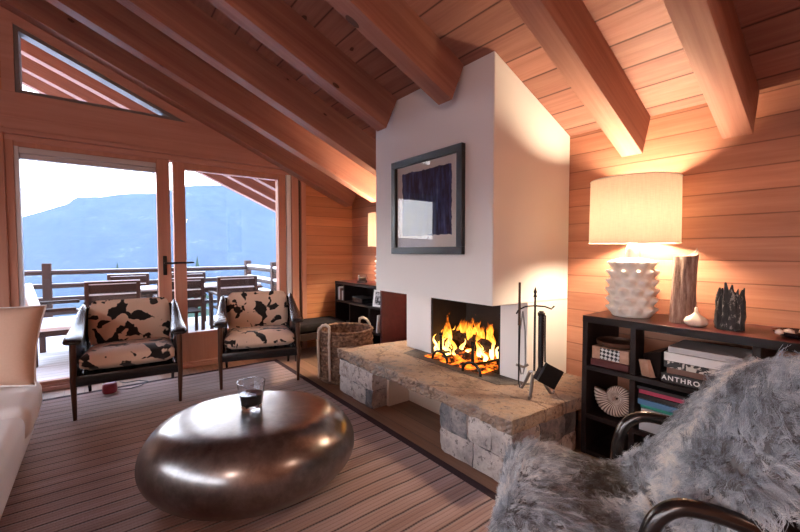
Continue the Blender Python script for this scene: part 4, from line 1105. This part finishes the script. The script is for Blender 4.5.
# centre profile (f,z)
prof = [(.41, .16), (.435, .30), (.40, .395), (.30, .415), (.18, .395), (.07, .39), (.0, .42), (-.075, .52), (-.165, .66), (-.24, .77), (-.295, .825), (-.35, .83), (-.395, .77), (-.405, .60), (-.41, .45)]
def cat(P, u):
    n = len(P)-1; s_ = min(max(u, 0), .99999)*n; i = int(s_); t_ = s_-i
    p0, p1, p2, p3 = P[max(i-1, 0)], P[i], P[i+1], P[min(i+2, n)]
    return tuple(.5*((2*p1[k])+(-p0[k]+p2[k])*t_+(2*p0[k]-5*p1[k]+4*p2[k]-p3[k])*t_*t_+(-p0[k]+3*p1[k]-3*p2[k]+p3[k])*t_**3) for k in (0, 1))
def skin(u, v):
    f_, z = cat(prof, u); e_ = (v*2-1); W = .285
    d = 1e-3; fa, za = cat(prof, u-d); fb_, zb_ = cat(prof, u+d)
    tn = Vector((fb_-fa, zb_-za)).normalized(); nr = Vector((tn.y, -tn.x))   # outward
    drop = -.075*(max(0, abs(e_)-.68)/.32)**2.2
    bulge = .018*noise.noise(Vector((f_*5, e_*1.7, z*5)))
    if z > .45: z += min(1, (z-.45)/.38)*(-.03+.36*(.27-e_*W))
    if u < .45: z += .025*min(1, max(0, (z-.2)/.15))
    return loc(f_+nr.x*(drop+bulge), e_*W, z+nr.y*(drop+bulge))
mb = MB(); mb.grid(skin, 70, 34)
hide = mb.build('sheepskin', M['hide'], sk, smooth=True, angle=180)
sm = hide.modifiers.new('th', 'SOLIDIFY'); sm.thickness = .03; sm.offset = 0
# strands
def make_fur(parent, K=60000, npts=7):
    me = parent.data
    tris = []; 
    for p_ in me.polygons:
        v = [np.array(me.vertices[i].co) for i in p_.vertices]
        tris.append((v[0], v[1], v[2])); tris.append((v[0], v[2], v[3]))
    Tt = np.array(tris); e1 = Tt[:, 1]-Tt[:, 0]; e2 = Tt[:, 2]-Tt[:, 0]
    N = np.cross(e1, e2); A = np.linalg.norm(N, axis=1); N = N/A[:, None]
    rng = np.random.default_rng(3); idx = rng.choice(len(Tt), K, p=A/A.sum())
    r1 = np.sqrt(rng.random(K)); r2 = rng.random(K)
    P = Tt[idx, 0]*(1-r1)[:, None]+Tt[idx, 1]*(r1*(1-r2))[:, None]+Tt[idx, 2]*(r1*r2)[:, None]
    n0 = N[idx]
    P_f = P@np.array(SD); P_z = P[:, 2]
    probe = (np.abs(P_f-.2) < .1)&(P_z > .3)
    if n0[probe][:, 2].mean() < 0: n0 = -n0
    # clumps
    C = 7000; cidx = rng.choice(K, C, replace=False); cp = P[cidx]
    from mathutils import kdtree
    kd = kdtree.KDTree(C)
    for i, q in enumerate(cp): kd.insert(q, i)
    kd.balance()
    own = np.array([kd.find(q)[1] for q in P])
    cl_dir = rng.normal(size=(C, 3)); 
    flow = np.array([[noise.noise(Vector(q)*3.2+Vector((7, 0, 0))), noise.noise(Vector(q)*3.2+Vector((0, 9, 3))), noise.noise(Vector(q)*3.2+Vector((3, 1, 8)))] for q in cp])
    cl = flow*1.5+cl_dir*.45
    ln = rng.uniform(.65, 1.2, K)*np.array([.062+.020*noise.noise(Vector(q)*6) for q in cp])[own]
    lean = cl[own]; lean = lean-(lean*n0).sum(1)[:, None]*n0
    lean = lean+np.array([0, 0, -.35])
    ph = rng.random(C)*6.28; amp = .010
    side = np.cross(n0, lean+1e-3); side /= np.linalg.norm(side, axis=1)[:, None]+1e-6
    u = np.linspace(0, 1, npts)
    tipc = cp[own]
    pos = np.zeros((K, npts, 3))
    for k, t_ in enumerate(u):
        base = P*(1-.45*t_**1.3)+tipc*(.45*t_**1.3)
        d_ = n0*(t_*(1-.28*t_))[:, None] if False else n0*(t_*(1-.30*t_))
        pos[:, k] = base+(d_+lean*(t_**1.5*.85))*ln[:, None]+side*(np.sin(t_*9+ph[own])*amp*t_)[:, None]
    pos += rng.normal(scale=.0022, size=pos.shape)*u[None, :, None]
    hc = bpy.data.hair_curves.new('wool'); hc.add_curves([npts]*K)
    hc.attributes['position'].data.foreach_set('vector', pos.astype(np.float32).ravel())
    rad = hc.attributes.get('radius') or hc.attributes.new('radius', 'FLOAT', 'POINT')
    rad.data.foreach_set('value', np.tile(np.linspace(.00055, .00022, npts), K).astype(np.float32))
    tn = hc.attributes.new('tint', 'FLOAT', 'CURVE')
    clr = rng.normal(scale=.10, size=C)
    big = np.array([noise.noise(Vector(q)*4.5) for q in cp])[own]; med = np.array([noise.noise(Vector(q)*14+Vector((5, 5, 5))) for q in cp])[own]
    val = .46+.42*big+.46*med+rng.normal(scale=.10, size=K)+clr[own]
    # pale streak down the back, brown patch on the seat
    e_ = P@np.array(SE); 
    val += .42*np.exp(-((e_-.02-.25*(P_z-.6))/.055)**2)*(P_f < -.03)*(P_z > .45)
    val -= .38*np.exp(-((e_-.06)/.11)**2-((P_f-.16)/.11)**2)
    val += .34*np.exp(-((P_z-.95)/.08)**2)*(P_f < -.1)
    tn.data.foreach_set('value', np.clip(val, 0, 1).astype(np.float32))
    hc.materials.append(M['fur'])
    o = bpy.data.objects.new('wool', hc); COL.objects.link(o); o.parent = parent; o['kind'] = 'stuff'; return o
make_fur(hide, 150000)
for s_ in (-1, 1):
    e_ = s_*.305
    pts = [(.075, .0), (.075, .20), (.075, .42), (.070, .50), (.050, .565), (.015, .603), (-.03, .615), (-.11, .605), (-.19, .575), (-.26, .53), (-.32, .47), (-.345, .40), (-.345, .0)]
    P3 = []
    for i in range(60): q = cat(pts, i/59); P3.append(loc(q[0]-(.035 if s_ > 0 else 0)*min(1, q[1]/.3), e_, q[1]*(.965 if s_ > 0 else .99)))
    MB().tube(P3, .021, 14).build('arm_tube', M['tubesteel'], sk, smooth=True, angle=80)
MB().tube([loc(.075, -.305, .25), loc(.075, 0, .25), loc(.075, .305, .25)], .018, 10).tube([loc(-.345, -.305, .25), loc(-.345, .305, .25)], .018, 10).tube([loc(.34, -.2, .28), loc(-.33, -.2, .28)], .016, 8).tube([loc(.34, .2, .28), loc(-.33, .2, .28)], .016, 8).build('seat_frame', M['tubesteel'], sk, smooth=True)

# ------------------------------------------------------------------ outside: deck, railing, furniture, mountains
DZ = -.03
M['deck'] = wood('snowy_deck_boards', (.40, .38, .38), (.72, .73, .76), 'X', 'Y', .12, 0, .008, knots=False, rough=.7, tint=.1)
struct(MB().box(-4, 5.2, YW+.16, 8.35, DZ-.12, DZ).build('deck_floor', M['deck']))
rl = empty('railing', (.5, 8.1, DZ), 'dark timber deck railing with snow on its rails', 'railing')
for x in (-3.4, -.66, 2.36):
    L(MB().box(x-.055, x+.055, 8.05, 8.16, DZ, 1.06, .006).build('post', M['teakz'], rl), rl)
for z in (.91, .70, .49, .28):
    L(MB().tube([(-4, 8.085, z), (2.36, 8.085, z)], .036, 10).build('rail', M['teak'], rl, smooth=True), rl)
    L(MB().box(-4, 2.30, 8.072, 8.098, z+.034, z+.044, .004).build('snow', M['snow'], rl), rl)
r2 = empty('railing', (2.36, 6.5, DZ), 'snow covered side railing running back to the house wall', 'railing')
for y in (6.6, 5.1): L(MB().box(2.31, 2.42, y-.05, y+.05, DZ, 1.06, .006).build('post', M['teakz'], r2), r2)
for z in (.91, .70, .49, .28):
    L(MB().tube([(2.36, 4.9, z), (2.36, 8.04, z)], .036, 10).build('rail', M['teak'], r2, smooth=True), r2)
    L(MB().box(2.32, 2.40, 4.9, 8.03, z+.032, z+.075, .012).build('snow', M['snow'], r2), r2)
def make_outchair():
    r = empty('garden_chair', (0, 0, DZ), 'x', 'chair', 'slatted garden chairs around the snowy table')
    for sx in (-.26, .26):
        MB().box(sx-.022, sx+.022, -.022, .022, 0, .89, .004).build('leg', M['teakz'], r)
        MB().box(sx-.022, sx+.022, .46, .50, 0, .64, .004).build('leg', M['teakz'], r)
        MB().box(sx-.03, sx+.03, -.02, .52, .64, .665, .004).build('armrest', M['teak'], r)
    b = MB(); s_ = MB()
    for k, z in enumerate((.50, .63, .76)):
        b.box(-.24, .24, -.012, .012, z, z+.105, .003); s_.box(-.24, .24, -.014, .012, z+.106, z+.118, .003)
    b.box(-.28, .28, -.02, .02, .88, .90, .003)
    b.build('backrest', M['teak'], r); s_.box(-.28, .28, -.02, .02, .901, .912, .003); s_.build('snow', M['snow'], r)
    b = MB()
    for k in range(6): b.box(-.24, .24, .03+k*.078, .095+k*.078, .41, .435, .003)
    b.build('seat', M['teak'], r); return r
oc = make_outchair()
spots = [(.12, 6.0, 0, 'dark slatted garden chair with its back to the sliding door, nearest the left armchair'), (1.60, 6.0, 0, 'dark slatted garden chair with its back to the fixed pane'), (.87, 6.02, 0, 'dark slatted garden chair at the middle of the near table side'),
         (.36, 7.72, PI, 'dark slatted garden chair across the snowy table, at its left end'), (1.22, 7.72, PI, 'dark slatted garden chair across the snowy table, towards its right end')]
for i, (x, y, rz, lab) in enumerate(spots):
    o = oc if i == 0 else copy_tree(oc)
    o.location = (x, y, DZ); o.rotation_euler = (0, 0, rz); o['label'] = lab
tb2 = empty('garden_table', (1.0, 6.85, DZ), 'long dark garden table with a layer of snow on top', 'table')
MB().box(-1.15, 1.15, -.30, .30, .66, .70, .004).build('tabletop', M['teak'], tb2)
softbox(-1.13, 1.13, -.29, .29, .7005, .745, .02, .01, 5).build('snow', M['snow'], tb2, smooth=True, angle=180)
for sx in (-1.05, 1.05):
    for sy in (-.24, .24): MB().box(sx-.035, sx+.035, sy-.035, sy+.035, 0, .66, .004).build('leg', M['teakz'], tb2)
lg = empty('garden_lounger', (-.60, 6.2, DZ), 'low wooden garden seat with a white back cushion on the deck', 'lounge chair')
MB().box(-.02, .38, -.45, .45, .33, .39, .006).build('seat', M['teak'], lg)
MB().box(-.02, .39, -.46, .46, .391, .43, .01).build('snow', M['snow'], lg)
b = MB().box(-.06, .06, -.40, .40, 0, .44, .03, 4); b.xform(T(-.03, 0, .45, ry=math.radians(-14))); b.build('back_cushion', M['white_fabric'], lg, smooth=True)
b = MB().box(-.03, .03, -.44, .44, -.1, .40, .006); b.xform(T(-.13, 0, .42, ry=math.radians(-14))); b.build('backrest', M['teak'], lg)
for sx in (0, .34):
    for sy in (-.4, .4): MB().box(sx-.03, sx+.03, sy-.03, sy+.03, 0, .33, .004).build('leg', M['teakz'], lg)
MB().box(-.1, .37, .42, .48, .60, .64, .006).box(-.1, .37, -.48, -.42, .60, .64, .006).build('armrest', M['teak'], lg)
# snowfield below and mountain
def conifer(x, y, top, base, lab):
    b = MB(); n = 9
    for k in range(n):
        u = k/n; z0 = base+(top-base)*(.12+.80*u); r = .20*(top-base)*(1-u)**.9+.04
        b.lathe([(0, z0+(top-base)*.20), (r*.35, z0+(top-base)*.09), (r, z0), (r*.5, z0+.02), (0, z0+.03)], 14, (x, y, 0), fn=lambda a, z: 1+.28*math.sin(a*7+k))
    o = b.build('fir_tree', M['conifer'], smooth=True); return tag(o, lab, 'tree', 'dark firs beyond the deck')
conifer(.69, 25, .52, -4.6, 'dark fir tip just above the railing, seen through the sliding door'); conifer(4.45, 25, .86, -4.6, 'dark fir standing beside the door handle, seen through the fixed pane')
mb = MB(); mb.grid(lambda u, v: (-900+2400*u, 8.6+700*v*v+10*v, -2.5-170*v+noise.noise(Vector((u*40, v*18, 0)))*(.4+8*v)), 60, 60)
struct(mb.build('terrain_snow_slope', M['snow'], smooth=True, angle=180))
ridge = [(-1500, 60), (-900, 70), (-500, 78), (-183, 89), (-149, 105), (-66, 142), (-55, 161), (4, 166), (54, 179), (152, 191), (237, 223), (325, 235), (556, 259), (900, 300), (1600, 330)]
def rz_(x):
    for (a, za), (b_, zb_) in zip(ridge, ridge[1:]):
        if a <= x <= b_: return za+(zb_-za)*(x-a)/(b_-a)
    return ridge[-1][1]
def mtn(u, v):
    x = -1400+2900*u; y = 560+1100*v
    hgt = rz_(x*1500/max(y, 1500) if y > 1500 else x)
    t_ = min(1, (y-560)/940); k = t_**1.7
    z = -165+(hgt+165)*k
    z += noise.noise(Vector((x*.006, y*.006, 3)))*26*(1-k)*t_+noise.noise(Vector((x*.05, y*.05, 1)))*2.2
    if y > 1500: z -= (y-1500)*.5
    return (x, y, z)
mb = MB(); mb.grid(mtn, 240, 110)
struct(mb.build('terrain_mountain', M['hill'], smooth=True, angle=180))
hz = MB().box(-1600, 1700, 60, 1495, -170, 330).build('mountain_haze', haze_mat(.00012))
tag(hz, 'blue haze hanging between the house and the mountain', 'haze', kind='stuff')

# ------------------------------------------------------------------ light
wd = bpy.data.worlds.new('sky'); scn.world = wd; wd.use_nodes = True
nt = wd.node_tree; nt.nodes.clear()
ow = nt.nodes.new('ShaderNodeOutputWorld'); bg = nt.nodes.new('ShaderNodeBackground')
tc = nt.nodes.new('ShaderNodeTexCoord'); sx = nt.nodes.new('ShaderNodeSeparateXYZ'); rp_ = nt.nodes.new('ShaderNodeValToRGB')
nt.links.new(tc.outputs['Generated'], sx.inputs[0]); mz = nt.nodes.new('ShaderNodeMath'); mz.operation = 'MULTIPLY_ADD'; mz.inputs[1].default_value = .5; mz.inputs[2].default_value = .5
nt.links.new(sx.outputs['Z'], mz.inputs[0]); nt.links.new(mz.outputs[0], rp_.inputs[0])
r = rp_.color_ramp; r.elements[0].position = .49; r.elements[0].color = (.07, .08, .10, 1); r.elements[1].position = .88; r.elements[1].color = (.55, .68, 1, 1)
e1 = r.elements.new(.51); e1.color = (1.0, .97, .98, 1)
e2 = r.elements.new(.61); e2.color = (.93, .94, 1, 1)
nt.links.new(rp_.outputs[0], bg.inputs[0]); bg.inputs[1].default_value = 7.5
nt.links.new(bg.outputs[0], ow.inputs[0])
def point(name, loc_, power, col, rad):
    l = bpy.data.lights.new(name, 'POINT'); l.energy = power; l.color = col; l.shadow_soft_size = rad
    o = bpy.data.objects.new(name, l); COL.objects.link(o); o.location = loc_; return o
point('fill_light_behind_sofa', (-1.6, -.6, 1.9), 48, (1, .72, .62), .14)  # unseen fill light added to brighten the window wall, no fixture
point('fill_light_by_rear_wall', (1.6, -1.5, 2.0), 26, (1, .68, .52), .14)  # second added fill, lifts the right wall and foreground

# ------------------------------------------------------------------ camera and render look
cam = bpy.data.cameras.new('camera'); co = bpy.data.objects.new('camera', cam); COL.objects.link(co)
cam.sensor_fit = 'HORIZONTAL'; cam.sensor_width = 36; cam.lens = 388/800*36; cam.clip_start = .02; cam.clip_end = 5000
co.location = (0, 0, 1.25)
co.rotation_euler = (math.radians(90-2.2139), 0, math.radians(-37.690))
scn.camera = co
scn.view_settings.view_transform = 'Standard'; scn.view_settings.look = 'None'; scn.view_settings.gamma = 1; scn.view_settings.exposure = .38
scn.view_settings.use_curve_mapping = False
cy = scn.cycles
cy.use_denoising = True
try: cy.denoiser = 'OPENIMAGEDENOISE'; cy.denoising_input_passes = 'RGB_ALBEDO_NORMAL'
except Exception: pass
cy.max_bounces = 10; cy.diffuse_bounces = 5; cy.glossy_bounces = 4; cy.transmission_bounces = 8; cy.transparent_max_bounces = 24; cy.volume_bounces = 1
cy.sample_clamp_indirect = 6; cy.caustics_reflective = False; cy.caustics_refractive = False
